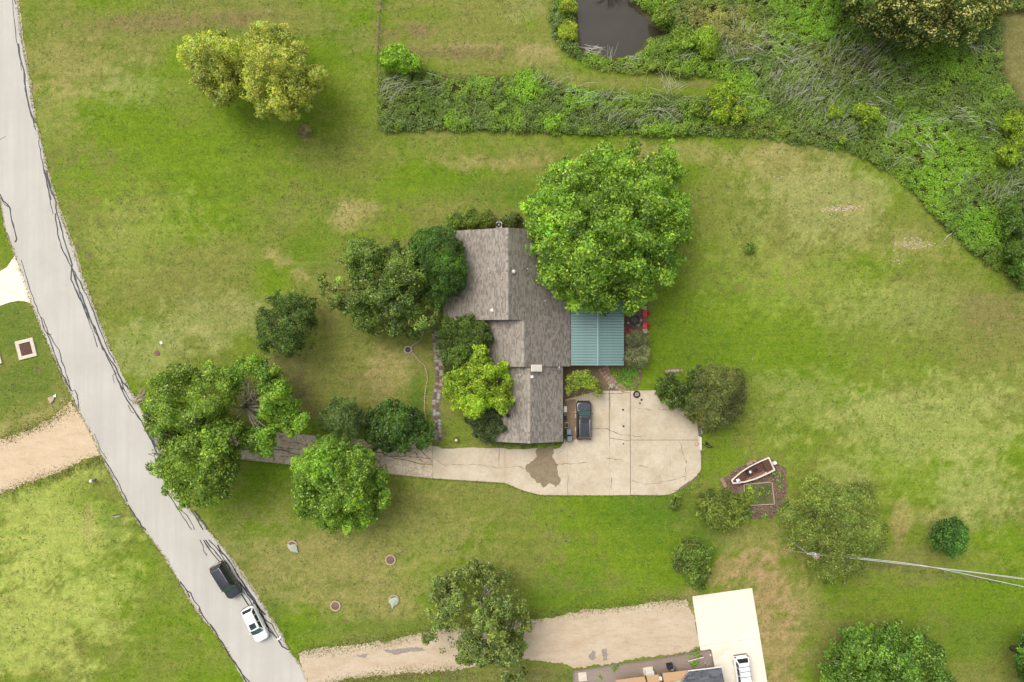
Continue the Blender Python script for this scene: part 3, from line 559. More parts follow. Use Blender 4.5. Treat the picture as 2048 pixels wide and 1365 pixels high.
tree('dense_evergreen_tree', [(815,500),(822,475),(845,460),(875,455),(900,462),(918,478),(925,505),(932,535),(930,560),(915,580),(898,600),(878,612),(862,600),(852,575),(850,545),(835,520)], 8.0, 2.5, G_DEEP, 'dense dark green rounded tree touching the west edge of the house roof', clump=.55, leaf=.17, relief=.07, flat=.2, var=.3, cvar=.16, dens=.9)
tree('spreading_tree', [(640,560),(652,545),(668,545),(690,545),(672,515),(690,505),(712,510),(705,485),(735,478),(762,488),(775,505),(800,495),(825,480),(850,500),(858,540),(855,590),(875,615),(868,650),(845,660),(828,680),(800,668),(770,660),(740,672),(720,678),(700,655),(705,635),(680,620),(662,600)], 8.5, 2.2, (.065,.115,.02), 'wide dull green tree on the front lawn west of the dense dark tree', clump=.8, leaf=.27, relief=.3, gap=.36, tip=(.12,.17,.04), cvar=.32)
tree('conifer_tree', [(515,625),(540,610),(548,585),(570,575),(590,582),(608,590),(625,612),(630,640),(637,670),(632,695),(600,705),(575,722),(560,712),(530,700),(512,690),(514,655)], 7.5, 1.2, G_DK, 'dark green cedar on the front lawn north of the open-limbed tree', clump=.6, leaf=.28, aspect=.3, relief=.3, cvar=.4, gap=.33, tip=(.08,.14,.02))
tree('oak_tree', [(286,825),(290,800),(310,785),(312,760),(338,745),(360,728),(385,745),(410,732),(440,735),(468,745),(476,775),(470,800),(458,830),(480,850),(478,880),(470,905),(478,925),(470,955),(462,975),(440,1000),(418,1006),(398,1005),(385,1022),(372,1028),(355,1005),(340,985),(325,960),(308,945),(306,925),(320,905),(318,880),(298,865)], 11, 3.0, G_OAK, 'large oak tree whose crown overhangs the east edge of the road', clump=.9, leaf=.30, relief=.28, gap=.30, tip=(.14,.22,.03), holes=[(383,940,10,14)], cvar=.26)
tree('open_limbed_tree', [(455,745),(478,720),(505,714),(535,722),(560,745),(578,770),(590,800),(605,830),(618,850),(600,865),(575,862),(555,858),(548,842),(552,868),(556,890),(540,912),(515,908),(490,905),(478,880),(482,862),(500,850),(460,835),(448,800),(470,790),(460,768)], 9, 3.4, G_MAP, 'leafy tree with pale limbs showing in a crown gap beside the large oak', clump=.8, leaf=.30, relief=.2, holes=[(492,812,34,36),(500,775,17,32),(470,838,30,17),(522,848,22,13)], bark=BARKP, trunk_px=(509,810),
     limb_to=[(497,765,7),(478,795,6.5),(453,822,6.5),(468,842,5.5),(515,868,6),(545,815,6.5),(488,740,7.5),(505,780,7),(530,790,7)], tip=(.15,.24,.03), limbs=6, trunk_r=.30)
tree('round_tree', [(590,920),(610,898),(628,885),(650,872),(690,878),(720,885),(740,905),(760,925),(775,955),(770,990),(768,1015),(748,1035),(730,1050),(705,1070),(680,1058),(650,1060),(620,1045),(595,1022),(588,990),(583,955)], 9, 2.5, G_MAP, 'round bright green tree on the south side of the old driveway', clump=.72, leaf=.28, relief=.25, holes=[(668,968,6,5),(690,992,7,5),(664,995,5,4)], tip=(.15,.24,.03))
tree('feathery_tree', [(637,845),(640,820),(655,805),(680,795),(705,800),(725,815),(735,840),(728,868),(700,880),(665,876),(645,865)], 6, 1.5, (.060,.105,.03), 'grey-green feathery small tree on the north edge of the old driveway', clump=.55, leaf=.25, aspect=.3, gap=.3, relief=.2)
tree('dark_low_tree', [(728,840),(738,818),(765,808),(785,800),(810,812),(835,820),(862,850),(866,880),(850,900),(830,892),(800,902),(770,905),(745,895),(730,870)], 5.5, 1.0, (.038,.085,.013), 'dark green low tree on the north edge of the old driveway, nearer the house', clump=.6, leaf=.25, relief=.25, gap=.25)  # leaf colour is dark green all over
tree('front_yard_tree', [(872,690),(878,655),(895,638),(925,630),(955,635),(975,645),(985,668),(980,700),(960,720),(930,745),(905,750),(885,730)], 6.5, 2.5, (.055,.10,.014), 'dull dark green tree at the corner where the upper roof steps in', clump=.6, leaf=.2, relief=.14, cvar=.18)
tree('lime_tree', [(885,780),(895,755),(912,740),(932,720),(945,692),(968,690),(978,710),(990,730),(1002,712),(1018,730),(1026,755),(1022,785),(1024,805),(1005,825),(985,815),(955,845),(932,830),(915,812),(895,800)], 7.0, 2.6, G_LIME, 'bright lime green tree overlapping the west edge of the roofs', clump=.62, leaf=.25, relief=.35, gap=.33, tip=(.24,.36,.03), cvar=.25, holes=[(988,748,6,6)])
tree('grey_green_bush', [(930,845),(938,820),(958,812),(985,808),(1010,820),(1017,840),(1005,862),(990,880),(970,886),(952,870)], 4.5, 1.2, (.045,.075,.025), 'dull grey-green bush at the south-west corner of the garage roof', 'bush', clump=.5, leaf=.17, relief=.15, dens=.8)
tree('pond_side_shrub', [(1131,770),(1136,752),(1152,745),(1172,742),(1185,752),(1198,765),(1206,782),(1192,798),(1170,796),(1148,796),(1134,788)], 3.5, .8, (.13,.19,.03), 'yellow-green feathery shrub between the garage and the small garden pond', 'shrub', clump=.42, leaf=.2, aspect=.35, gap=.3, relief=.3, tip=(.20,.28,.04))
tree('silver_leaved_tree', [(1250,670),(1262,662),(1278,660),(1292,668),(1296,690),(1301,710),(1292,728),(1272,735),(1255,728),(1242,722),(1250,700)], 3.6, 1.0, (.13,.16,.095), 'small silvery grey-green tree at the south-east corner of the carport', clump=.42, leaf=.18, aspect=.28, gap=.32, relief=.25, var=.35)
tree('leafy_tree', [(1312,780),(1318,760),(1335,748),(1358,745),(1385,740),(1402,755),(1405,785),(1392,808),(1370,818),(1345,815),(1322,800)], 5, 1.2, (.062,.105,.016), 'green leafy tree at the north-east corner of the concrete pad', clump=.6, leaf=.28, relief=.3, gap=.3, cvar=.3)
tree('brown_green_tree', [(1375,770),(1392,742),(1420,730),(1450,728),(1478,742),(1490,770),(1492,800),(1480,830),(1455,850),(1430,866),(1402,858),(1375,838),(1358,820),(1370,795)], 6.5, 1.3, (.085,.11,.032), 'twiggy brownish green tree east of the concrete pad', clump=.6, leaf=.17, relief=.16, cvar=.2, dens=.65, limbs=22, bark=BARKP)
tree('garden_tree', [(1390,1010),(1395,990),(1420,980),(1450,978),(1475,985),(1500,985),(1496,1010),(1490,1040),(1470,1052),(1455,1064),(1432,1055),(1410,1045),(1398,1030)], 4.5, 1.0, (.10,.145,.025), 'olive green tree on the west side of the garden bed below the boat', clump=.55, leaf=.22, relief=.22, gap=.28)
tree('willow_tree', [(1552,1030),(1570,1010),(1590,1000),(1600,975),(1620,958),(1640,945),(1660,962),(1690,965),(1730,965),(1750,985),(1758,1020),(1768,1055),(1775,1085),(1765,1100),(1740,1105),(1745,1125),(1725,1150),(1690,1160),(1660,1168),(1640,1150),(1625,1125),(1605,1110),(1590,1085),(1575,1060),(1558,1045)], 9, 2.0, (.105,.16,.04), 'large pale olive willow-like tree behind the utility pole', clump=.75, leaf=.30, aspect=.24, relief=.25, gap=.25, tip=(.18,.21,.06), cvar=.18, droop=.1)
tree('sparse_tree', [(1346,1120),(1352,1098),(1370,1082),(1392,1078),(1410,1090),(1425,1105),(1420,1130),(1425,1150),(1410,1168),(1392,1178),(1372,1170),(1362,1150),(1348,1140)], 4, .8, (.085,.14,.024), 'small sparse tree on the bare patch above the fresh white driveway', clump=.45, leaf=.24, relief=.25, gap=.42)
tree('sapling', ell(1351,1005,15,16,seed=4), 1.8, .3, (.10,.16,.03), 'small sapling just below the south-east corner of the concrete pad', 'sapling', clump=.3, leaf=.18, gap=.4)
tree('round_small_tree', ell(1902,1074,39,40,seed=5,j=.06), 5, .8, (.042,.11,.018), 'small round dark green tree alone on the right-hand lawn', clump=.5, leaf=.22, relief=.18, tip=(.07,.17,.03))
tree('bushy_tree', [(1640,1350),(1662,1300),(1690,1262),(1715,1248),(1745,1258),(1780,1245),(1815,1262),(1850,1270),(1880,1300),(1895,1330),(1915,1370),(1905,1430),(1850,1480),(1760,1490),(1680,1460),(1648,1400)], 9.5, 2.2, (.062,.13,.02), 'large bushy green tree cut by the bottom edge of the photo at lower right', clump=.85, leaf=.30, relief=.28, gap=.28, tip=(.11,.19,.03), cvar=.3)
tree('edge_tree', [(2030,1300),(2050,1270),(2090,1260),(2130,1300),(2130,1380),(2080,1420),(2040,1380)], 7, 1.5, (.06,.13,.018), 'tree peeking in at the bottom right corner of the photo', clump=.7, leaf=.28, relief=.25)
tree('walnut_tree', [(850,1235),(856,1205),(868,1175),(862,1150),(885,1150),(905,1130),(930,1140),(945,1122),(968,1128),(985,1145),(1010,1150),(1025,1160),(1040,1185),(1055,1215),(1062,1245),(1050,1275),(1052,1320),(1040,1350),(1010,1362),(1000,1335),(960,1325),(925,1335),(905,1325),(890,1300),(868,1290),(848,1275),(862,1255)], 9, 3.0, (.09,.135,.04), 'tall sparse tree with pale limbs overhanging the gravel drive', clump=.7, leaf=.30, relief=.3, gap=.46, bark=BARKP, limbs=16, tip=(.14,.18,.06), cvar=.3, trunk_px=(968,1190), trunk_r=.25)
tree('flowering_tree', [(1672,-20),(1690,20),(1712,45),(1735,52),(1760,70),(1790,82),(1830,92),(1850,80),(1890,78),(1930,88),(1960,65),(1980,40),(2005,15),(2030,-40),(2020,-150),(1950,-240),(1840,-260),(1740,-220),(1680,-120)], 10, 2.5, (.055,.095,.02), 'large tree covered in cream blossom at the upper right edge', clump=.85, leaf=.28, relief=.3, flower=(.31,.31,.13), cvar=.25)
tree('sapling', ell(1499,497,10,12,seed=14), .9, .1, (.10,.17,.03), 'faint low sapling alone on the lawn east of the huge tree', 'sapling', clump=.28, leaf=.16, gap=.52, dens=.5)
tree('pale_bush', ell(608,261,14,13,seed=8), .9, .1, (.20,.20,.15), 'small pale grey bush with bare soil beside it on the upper lawn', 'bush', clump=.25, leaf=.14, aspect=.3, gap=.3)
tree('corner_shrub', [(753,118),(762,105),(785,90),(805,90),(818,105),(838,118),(850,135),(830,146),(800,150),(775,142),(760,130)], 3.0, .5, (.10,.20,.015), 'bright green shrub at the foot of the wire fence', 'shrub', clump=.5, leaf=.24, relief=.25, tip=(.18,.30,.02))
for k, (cx, cy, rx, ry, lab) in enumerate([(912,442,22,20,'westernmost yellow-green shrub behind the north wall of the house'),(942,438,24,22,'yellow-green shrub in the middle of the row behind the north wall of the house'),(973,440,20,19,'yellow-green shrub just west of the air conditioner'),(1022,440,22,16,'dull olive shrub just east of the air conditioner')]):
    tree('shrub', ell(cx, cy, rx, ry, seed=20+k), 2.2, .3, [(.085,.14,.018),(.10,.155,.02),(.12,.17,.02),(.06,.09,.02)][k], lab, 'shrub', clump=.42, leaf=.18, relief=.2, group='shrubs along the north wall')
tree('pond_edge_grass_clump', ell(1136,13,19,17,seed=31), 1.8, .3, (.17,.24,.025), 'round yellow-green clump at the pond edge above the white dock', 'shrub', clump=.35, leaf=.26, aspect=.2, relief=.05, group='round clumps by the pond', tip=(.25,.33,.03))
tree('pond_edge_grass_clump', ell(1137,62,20,21,seed=32), 1.8, .3, (.17,.24,.025), 'round yellow-green clump at the pond edge below the white dock', 'shrub', clump=.35, leaf=.26, aspect=.2, relief=.05, group='round clumps by the pond', tip=(.25,.33,.03))
YS = [(1445,205,28,42,'largest yellow shrub at the end of the mown path in the marsh',1),(1368,75,26,22,'yellow-green shrub on the east shore of the pond',0),(1412,80,32,30,'broad yellow-green shrub east of the pond shore shrub',0),(1325,30,20,24,'small yellow-green shrub at the north-east shore of the pond',0),
 (1730,230,26,26,'yellow-green shrub in the middle of the marsh',1),(1668,225,16,14,'small yellow shrub left of the mid-marsh shrub',1),(1686,278,10,10,'tiny bright yellow-green shrub near the lower edge of the marsh',1),(2032,265,26,40,'yellow-green willow at the right edge above the dark creek',1),(2020,310,24,22,'yellow-green willow bush at the creek bend on the right edge',1),
 (2030,440,30,40,'dark green bush on the right edge below the creek',2),(2045,520,32,44,'dark green bush at the lower right corner of the marsh',2),(1480,235,18,20,'yellow-green shrub right of the largest yellow shrub',1),(1395,215,18,20,'yellow-green shrub left of the largest yellow shrub',0),(1975,10,30,20,'green bush at the top right corner beside the blossom tree',0)]
for k, (cx, cy, rx, ry, lab, q) in enumerate(YS):
    tree('marsh_shrub', ell(cx, cy, rx, ry, seed=40+k, j=.2), [2.2,2.0,3.6][q], .3, [(.105,.18,.018),(.13,.21,.015),(.05,.10,.015)][q], lab, 'shrub', clump=.45, leaf=.22, gap=.25, relief=.25, group='shrubs in the marsh', tip=[(.18,.26,.03),(.20,.28,.02),(.09,.17,.02)][q])

# marsh ground cover
def cover(name, poly, dens, base, hmin, hmax, leaf=.2, blobs=(), aspect=.5, exclude=None, label=None, cat=None, clumpn=22, cr=.38, kind='stuff', parent=None, cvar=.28):
    poly = np.array(poly, float); x0, y0 = poly.min(0); x1, y1 = poly.max(0)
    n0 = int((x1-x0)*(y1-y0)/256*dens/clumpn); px = rng.uniform(x0, x1, n0); py = rng.uniform(y0, y1, n0)
    d = sdist(px, py, poly) + (fbm(px/9, py/9, 3)-.5)*16; keep = d > 2
    for e, mg in (exclude or []): keep &= sdist(px, py, e) < mg
    px, py, d = px[keep], py[keep], d[keep]
    hN = fbm(px/38+4, py/38, 4); hN2 = fbm(px/14+40, py/14, 3)
    z = (hmin+(hmax-hmin)*np.clip((hN-.3)*2.2, 0, 1))*(.6+.8*hN2)*np.clip(d/14, .3, 1)
    tb = np.clip((fbm(px/60+9, py/50+70, 4)-.42)*6, 0, 1)[:, None]
    base = np.array(base); cb = base*(1-tb) + np.array((.085,.135,.035))*tb
    t3 = np.clip((fbm(px/30+90, py/30+7, 4)-.55)*9, 0, 1)[:, None]; cb = cb*(1-t3) + np.array((.12,.205,.02))*t3
    for bx_, by_, rx_, ry_, c_, wt in blobs:
        a = np.clip(1.3-np.hypot((px-bx_)/rx_, (py-by_)/ry_)+(hN2-.5)*1.2, 0, 1)[:, None]; a = a*a*(3-2*a)*wt; cb = cb*(1-a)+np.array(c_)*a
        z = z*(1+a[:, 0]*.25)
    cb = cb*np.array((3.8,3.55,2.6))*cols(len(px), (1, 1, 1), cvar, .1)
    k = (H-z)/H/16; C = np.stack([(px-1024)*k, (682.5-py)*k, z*.75], 1)
    ci = np.repeat(np.arange(len(px)), clumpn); n = len(ci)
    D = rng.normal(size=(n, 3)); D[:, 2] = np.abs(D[:, 2])-.2; D /= np.linalg.norm(D, axis=1, keepdims=True)
    P = C[ci]+D*(cr*(.4+.7*rng.random(n)))[:, None]; P[:, 2] = np.maximum(P[:, 2], .03)
    cc = cb[ci]*cols(n, (1, 1, 1), .28, .12)
    o = leaf_mesh(name, P, D*.6+rng.normal(size=(n, 3))*.55+np.array([[0,0,.9]]), leaf*(.6+.8*rng.random(n)), aspect, cc, parent)
    if kind: o['kind'] = kind
    return tag(o, label, cat)
BRT = (.135,.25,.016); GRYG = (.105,.145,.05); DKG = (.045,.09,.018); BNZ = (.095,.10,.05)
cover('marsh_plants', MARSH, 240, (.085,.14,.022), .25, 1.3, exclude=[(POND, -4), (BAREST, -4)], blobs=[
 (1055,175,32,30,BRT,1),(1110,243,38,16,BRT,1),(1168,192,26,24,BRT,1),(892,243,16,12,BRT,1),(1330,262,32,14,BRT,.8),(1620,40,75,50,(.12,.23,.018),.9),(1680,20,40,40,(.08,.17,.014),.8),(1480,160,60,22,BRT,.7),
 (1380,130,70,30,(.12,.21,.018),.8),(1890,120,100,40,(.115,.21,.018),.8),(1850,250,60,40,BRT,.7),(1900,320,90,60,BRT,.8),(1870,380,60,50,BRT,.7),(1960,450,60,50,(.11,.22,.018),.8),(1980,170,22,60,(.10,.18,.02),.6),
 (800,175,45,30,GRYG,.7),(780,200,30,25,GRYG,.6),(860,180,40,30,DKG,.5),(900,170,40,20,(.11,.17,.02),.7),(950,220,40,20,GRYG,.5),(1220,230,60,25,GRYG,.5),(1300,220,60,25,GRYG,.5),(1480,60,70,50,(.17,.17,.07),.6),(1420,30,60,30,(.2,.19,.08),.7),
 (1620,120,60,40,GRYG,.6),(1700,130,70,40,BNZ,.5),(1560,170,50,30,GRYG,.6),(1620,190,60,30,GRYG,.6),(1680,240,60,25,GRYG,.6),(1800,170,60,30,GRYG,.4),(1900,210,50,25,GRYG,.6),(1500,255,100,14,(.13,.16,.04),.6),(1640,270,60,16,(.12,.15,.05),.6),(1780,310,60,30,GRYG,.4),(1280,140,90,14,(.14,.19,.04),.8),(1120,120,20,30,(.18,.19,.05),.7)],
 label='tangled green marsh plants between the lawn and the pond', cat='marsh plants')
cover('ground_cover', [(1222,738),(1240,732),(1276,732),(1281,755),(1272,778),(1252,778),(1232,762)], 420, (.085,.20,.02), .1, .4, leaf=.14, cr=.25, label='bright green ground cover in the bed beside the curved flagstone path', cat='ground cover', clumpn=14)
cover('hedge', [(975,880),(1050,884),(1122,882),(1127,888),(1118,894),(1095,893),(1070,896),(1030,893),(985,895)], 600, (.05,.125,.012), .3, .9, leaf=.15, cr=.28, label='low clipped green hedge along the south wall of the garage', cat='hedge', clumpn=14, kind=None)
cover('weedy_fringe', [(1398,945),(1408,950),(1404,975),(1370,990),(1345,994),(1360,982),(1385,968)], 220, (.09,.12,.035), .05, .2, leaf=.12, cr=.2, label='dull weeds along the broken south-east edge of the pad', cat='weeds', clumpn=12)
cover('weedy_fringe', rough_line([(1748,1124),(1880,1142),(2060,1172),(2060,1180),(1880,1152),(1748,1134)], 10, 1, True), 120, (.11,.115,.05), .05, .3, leaf=.15, cr=.2, label='strip of dry weeds under the power wires', cat='weeds', clumpn=10)
cover('weedy_fringe', [(600,1365),(700,1356),(860,1346),(940,1340),(1000,1345),(1110,1340),(1150,1345),(1140,1380),(600,1380)], 60, (.12,.14,.04), .03, .12, leaf=.12, cr=.2, label='rough grass south of the gravel drive', cat='grass', clumpn=10)
# edge tufts where the mown grass meets hard surfaces
def tufts(name, lines, label, base, dens=22, spread=.22, h=.06):
    Ps = []
    for ln in lines:
        P = [W2(*p) for p in ln]
        for a, b_ in zip(P[:-1], P[1:]):
            L = math.hypot(b_[0]-a[0], b_[1]-a[1]); n = int(L*dens); t = rng.random(n); q = np.stack([a[0]+(b_[0]-a[0])*t, a[1]+(b_[1]-a[1])*t], 1)
            q += rng.normal(0, spread, q.shape)*(0.4+.9*fbm(q[:, 0]*.7, q[:, 1]*.7)[:, None]); Ps.append(q)
    q = np.concatenate(Ps); n = len(q); P = np.column_stack([q, rng.uniform(.01, h, n)])
    o = leaf_mesh(name, P, rng.normal(size=(n, 3))*.6+np.array([[0,0,.8]]), rng.uniform(.08, .2, n), .5, cols(n, base, .3, .2)); o['kind'] = 'stuff'; return tag(o, label, 'grass')
tufts('grass_tufts', [RE[1:12], RE[12:14], RE[16:26], [(x-2, y) for x, y in LE[2:22]]], 'ragged grass tufts along both road edges', (.09,.105,.03), 34, .14)
tufts('grass_tufts', [[(866,958),(1010,968),(1045,982),(1080,992),(1337,992)],[(473,920),(600,934),(770,950),(866,959)],[(1403,915),(1403,945)]], 'grass tufts along the south edge of the concrete driveway', (.055,.10,.012), 26, .10)
tufts('grass_tufts', [[(596,1306),(700,1288),(770,1282),(860,1260),(1000,1243),(1160,1220),(1330,1201),(1390,1200)],[(650,1372),(760,1354),(940,1338)],[(0,880),(60,860),(110,838),(145,805)],[(0,990),(60,967),(120,947),(206,915)]], 'grass tufts creeping over the edges of the gravel drives', (.075,.095,.028), 150, .55, .05)

# dead reeds
RB = [(1445,70,15,75,14),(1480,50,20,70,16),(1530,55,30,60,14),(1455,95,14,100,12),(1325,160,22,95,10),(1340,165,14,110,8),(1270,120,14,20,8),(1190,97,12,-5,9),(1218,108,10,70,6),(1360,180,20,25,12),(1240,190,22,25,14),(1190,195,26,15,16),(1150,180,16,20,10),(1090,160,20,35,10),
 (1560,110,60,-18,30),(1590,110,45,40,34),(1570,150,40,55,34),(1610,150,40,50,30),(1620,185,45,50,40),(1650,195,40,45,34),(1590,175,30,50,24),(1665,235,30,60,30),(1640,232,28,55,20),(1690,85,40,50,30),(1740,100,40,35,24),(1700,135,40,55,26),(1755,160,34,40,18),
 (1550,165,30,60,20),(1700,260,24,30,14),(1790,255,20,70,20),(1850,245,30,25,14),(1930,225,34,-10,20),(1960,240,34,-15,14),(1770,215,26,-15,10),(1830,175,30,25,12),(1850,290,34,-30,20),(1960,95,14,-30,8),(1790,315,24,30,10),(1930,350,26,40,10),(2010,380,24,70,14),(1985,385,20,50,10),(1380,110,20,30,8),(1480,100,40,30,20),(1240,235,20,40,14),(1290,245,22,45,12),(1220,215,24,40,14),(1320,215,30,-25,18),(1350,225,30,40,14),(800,175,22,20,24),(780,180,18,50,14),(860,165,30,10,10),(1120,165,20,35,10),(1500,200,24,20,8),(1420,215,20,45,10),(1780,130,40,30,14),(1540,90,30,40,16),(2035,370,26,20,12)]
m = MB(); rr = random.Random(21)
for cx, cy, sp, ang, n in RB:
    for k in range(int(n*1.0)):
        px, py = cx+rr.gauss(0, sp*.7), cy+rr.gauss(0, sp*.45); a = R(ang+rr.gauss(0, 16)); L = rr.uniform(.7, 2.3); z = rr.uniform(.75, 1.5)
        x, y, _ = Wp(px, py, z); tl = rr.uniform(-.35, .4)
        m.tube([(x-math.cos(a)*L/2, y-math.sin(a)*L/2, z-tl*.4), (x, y, z+.12), (x+math.cos(a)*L/2, y+math.sin(a)*L/2, z+tl*.4)], [.018, .016, .008], 3)
o = m.build('dead_reeds', REED); o['kind'] = 'stuff'; tag(o, 'pale dead reed stalks lying in bundles over the marsh plants', 'reeds')
m = MB(); a0 = Wp(1908, 464, .1); b0 = Wp(1884, 486, .1); m.tube([a0, ((a0[0]+b0[0])/2-.1, (a0[1]+b0[1])/2+.15, .2), b0], [.05, .04, .015], 5)
tag(m.build('fallen_branch', REED), 'single pale branch lying on the lawn at the marsh edge', 'branch')
for (pts, lab) in (([(2012,330),(2048,300),(2110,310),(2110,420),(2040,415),(2010,390)], 0),([(1935,228),(1955,222),(1975,228),(2000,245),(2005,256),(1970,250),(1945,242)],1),([(1645,88),(1700,96),(1720,130),(1740,158),(1705,150),(1670,120)],1)):
    sheet('creek_mud', rough_line(pts, 6, 2, True), .0+.004*lab, M('dark creek mud', (.07,.06,.055), .5, .4))

# ------------------------------------------------------------------ main house
xw, xe, xr = -8.24, 7.09, -.575; zE = 2.6; sl_ = (5.2-2.6)/7.665
yN, yA, yB, yC = 13.3, 2.5, -3.06, -12.2
xe3 = 6.06; xr2 = 1.30; zr2 = zE+(xe-xr2)*sl_; xw2 = 2*xr2-xe; xr3 = 2.03; zr3 = zE+(xe3-xr3)*sl_; xw3 = 2*xr3-xe3; zr1 = 5.2
house = thing('house', (0, 0, 0), 'rambling house with weathered grey-brown shingle roof in three stepped gables', 'house')
def gable(x0, x1, xr_, zr, y0, y1, th=.16):
    m = MB()
    for (xa, za, xb, zb) in ((x0, zE, xr_, zr), (xr_, zr, x1, zE)):
        m.add([(xa,y0,za),(xb,y0,zb),(xb,y1,zb),(xa,y1,za),(xa,y0,za-th),(xb,y0,zb-th),(xb,y1,zb-th),(xa,y1,za-th)], [(0,1,2,3),(7,6,5,4),(0,4,5,1),(2,6,7,3),(0,3,7,4),(1,5,6,2)])
    return m
roofs = []
SHC = np.array((.305, .263, .215))
def shingles(parent, x0, x1, xr_, zr, y0, y1, tone=1.0, name='shingles'):
    Vv = []; F = []; C = []; r = random.Random(int(abs(x0*100+y0)))
    for side in (-1, 1):
        xe_ = x0 if side < 0 else x1; run = abs(xr_-xe_); L = math.hypot(run, zr-zE); nrow = int(L/.15); nx_, nz_ = side*(zr-zE)/L, run/L
        for i in range(nrow+1):
            t0 = i*.15/L; t1 = min((i+1)*.15/L+.01, 1)
            if t0 >= 1: break
            y = y0+r.uniform(0, .3)*0 ; y = y0
            while y < y1-.02:
                ln = min(r.uniform(.22, .62), y1-y); 
                if y1-(y+ln) < .12: ln = y1-y
                lift0, lift1 = .022+.004*r.random(), .008
                base = len(Vv)
                for (t, yy, lf) in ((t0, y, lift0), (t0, y+ln-.012, lift0), (t1, y+ln-.012, lift1), (t1, y, lift1)):
                    Vv.append((xe_+(xr_-xe_)*t+nx_*lf, yy, zE+(zr-zE)*t+nz_*lf))
                for (t, yy) in ((t0, y), (t0, y+ln-.012)): Vv.append((xe_+(xr_-xe_)*t, yy, zE+(zr-zE)*t))
                q = (base, base+1, base+2, base+3) if side > 0 else (base+3, base+2, base+1, base)
                q2 = (base+4, base+5, base+1, base) if side > 0 else (base, base+1, base+5, base+4)
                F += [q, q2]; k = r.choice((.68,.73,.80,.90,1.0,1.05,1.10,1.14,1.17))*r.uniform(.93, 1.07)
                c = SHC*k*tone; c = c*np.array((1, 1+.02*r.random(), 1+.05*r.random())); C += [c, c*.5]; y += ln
    # ridge caps
    y = y0
    while y < y1-.05:
        ln = min(.28, y1-y); b = len(Vv)
        Vv += [(xr_-.16, y, zr+.035-.16*sl_),(xr_, y, zr+.045),(xr_+.16, y, zr+.035-.16*sl_),(xr_-.16, y+ln-.012, zr+.027-.16*sl_),(xr_, y+ln-.012, zr+.037),(xr_+.16, y+ln-.012, zr+.027-.16*sl_)]
        F += [(b, b+1, b+4, b+3), (b+1, b+2, b+5, b+4)]; c = SHC*r.choice((.7,.9,1.05,1.15)); C += [c, c]; y += ln
    o = np_mesh(name, np.array(Vv), np.array(F), SHING, parent, np.array(C)); o['kind'] = 'stuff'; return o
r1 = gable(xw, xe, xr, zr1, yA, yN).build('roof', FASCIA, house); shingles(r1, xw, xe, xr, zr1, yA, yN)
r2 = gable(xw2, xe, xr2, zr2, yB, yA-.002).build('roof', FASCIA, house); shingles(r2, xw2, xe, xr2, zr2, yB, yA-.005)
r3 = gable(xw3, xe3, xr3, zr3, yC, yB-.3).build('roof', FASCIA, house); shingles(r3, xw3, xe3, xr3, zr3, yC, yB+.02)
r3b = None
def gwall(name, x0, x1, xr_, zr, y0, y1, ov=.45):
    m = MB(); a, b_ = x0+ov, x1-ov; ztop = zE+ov*sl_-.17; zp = zr-.2
    P = [(a,0),(b_,0),(b_,ztop),(xr_,zp),(a,ztop)]
    m.add([(x, y0, z) for x, z in P]+[(x, y1, z) for x, z in P], [(0,1,2,3,4),(9,8,7,6,5)]+[(i, i+5, (i+1)%5+5, (i+1)%5) for i in range(5)])
    return m.build(name, BRICK, house)
gwall('wall', xw, xe, xr, zr1, yA+.35, yN-.4); gwall('wall', xw2, xe, xr2, zr2, yB+.3, yA+.34); gwall('wall', xw3, xe3, xr3, zr3, yC+.4, yB+.29)
for (x, y, z, dx, dy, dz) in ((xw+.43, 11, 1.5, .06, 1.6, 1.2),(xw+.43, 7, 1.5, .06, 1.6, 1.2),(xw2+.43, 0, 1.5, .06, 1.8, 1.3),(xw3+.43, -7, 1.5, .06, 1.4, 1.1),(-4, yN-.38, 1.5, 1.6, .06, 1.2),(2.5, yN-.38, 1.5, 1.6, .06, 1.2)):
    fr = MB().box((x, y, z), (dx+.02, dy+.16*(dy > .1), dz+.16) if dy > .1 else (dx+.16, dy+.02, dz+.16)).build('window', WHITE, house)
    MB().box((x, y, z), (dx+.05, dy, dz) if dy > .1 else (dx, dy+.05, dz)).build('pane', GLASSD, fr)
gdoor = MB().box((xe3-.43, -9.2, 1.1), (.08, 4.6, 2.2)).build('garage_door', WHITE, house)
for k in range(4): MB().box((xe3-.38, -9.2, .3+.53*k), (.03, 4.5, .46)).build('door_panel', WHITE, gdoor)
MB().box((xe3-.43, -4.6, 1.05), (.07, .95, 2.1)).build('entry_door', WOODP, house)
# chimney with metal cap, vents, dish
def rz_(x, xr_, zr, xe_): return zr-abs(x-xr_)*sl_
cx, cy = (1073-1024)/17.0, (682.5-735)/17.0
ch = MB().box((cx, cy-.1, 4.0), (1.15, .66, 1.7)).build('chimney', BRICK, house)
MB().box((cx, cy-.1, 4.90), (1.30, .80, .09)).build('chimney_cap', CONCP, ch, bevel=.02)
MB().box((cx, cy-.1, 4.98), (.98, .5, .06)).build('chimney_lid', FLASH, ch)
def pipe(px, py, z, kind):
    x, y, _ = Wp(px, py, z)
    if kind == 'pipe':
        o = MB().lathe((x, y, z-.12), [(.05, 0), (.05, .42), (.038, .42)], 10).build('vent_pipe', WHITE, house, smooth=False)
        MB().box((x, y, z-.03), (.3, .34, .02), ry=R(19)*(1 if x > xr else -1)).build('flashing', FLASH, o)
    elif kind == 'turbine':
        o = MB().lathe((x, y, z-.05), [(.17, 0), (.17, .15), (.26, .18), (.28, .28), (.2, .38), (.05, .42)], 16).build('turbine_vent', FLASH, house, smooth=True)
    else:
        MB().box((x, y, z+.06), (.36, .34, .16), taper=.85, ry=R(-18) if x < 0 else R(12)).build('box_vent', WHITE, house, bevel=.02)
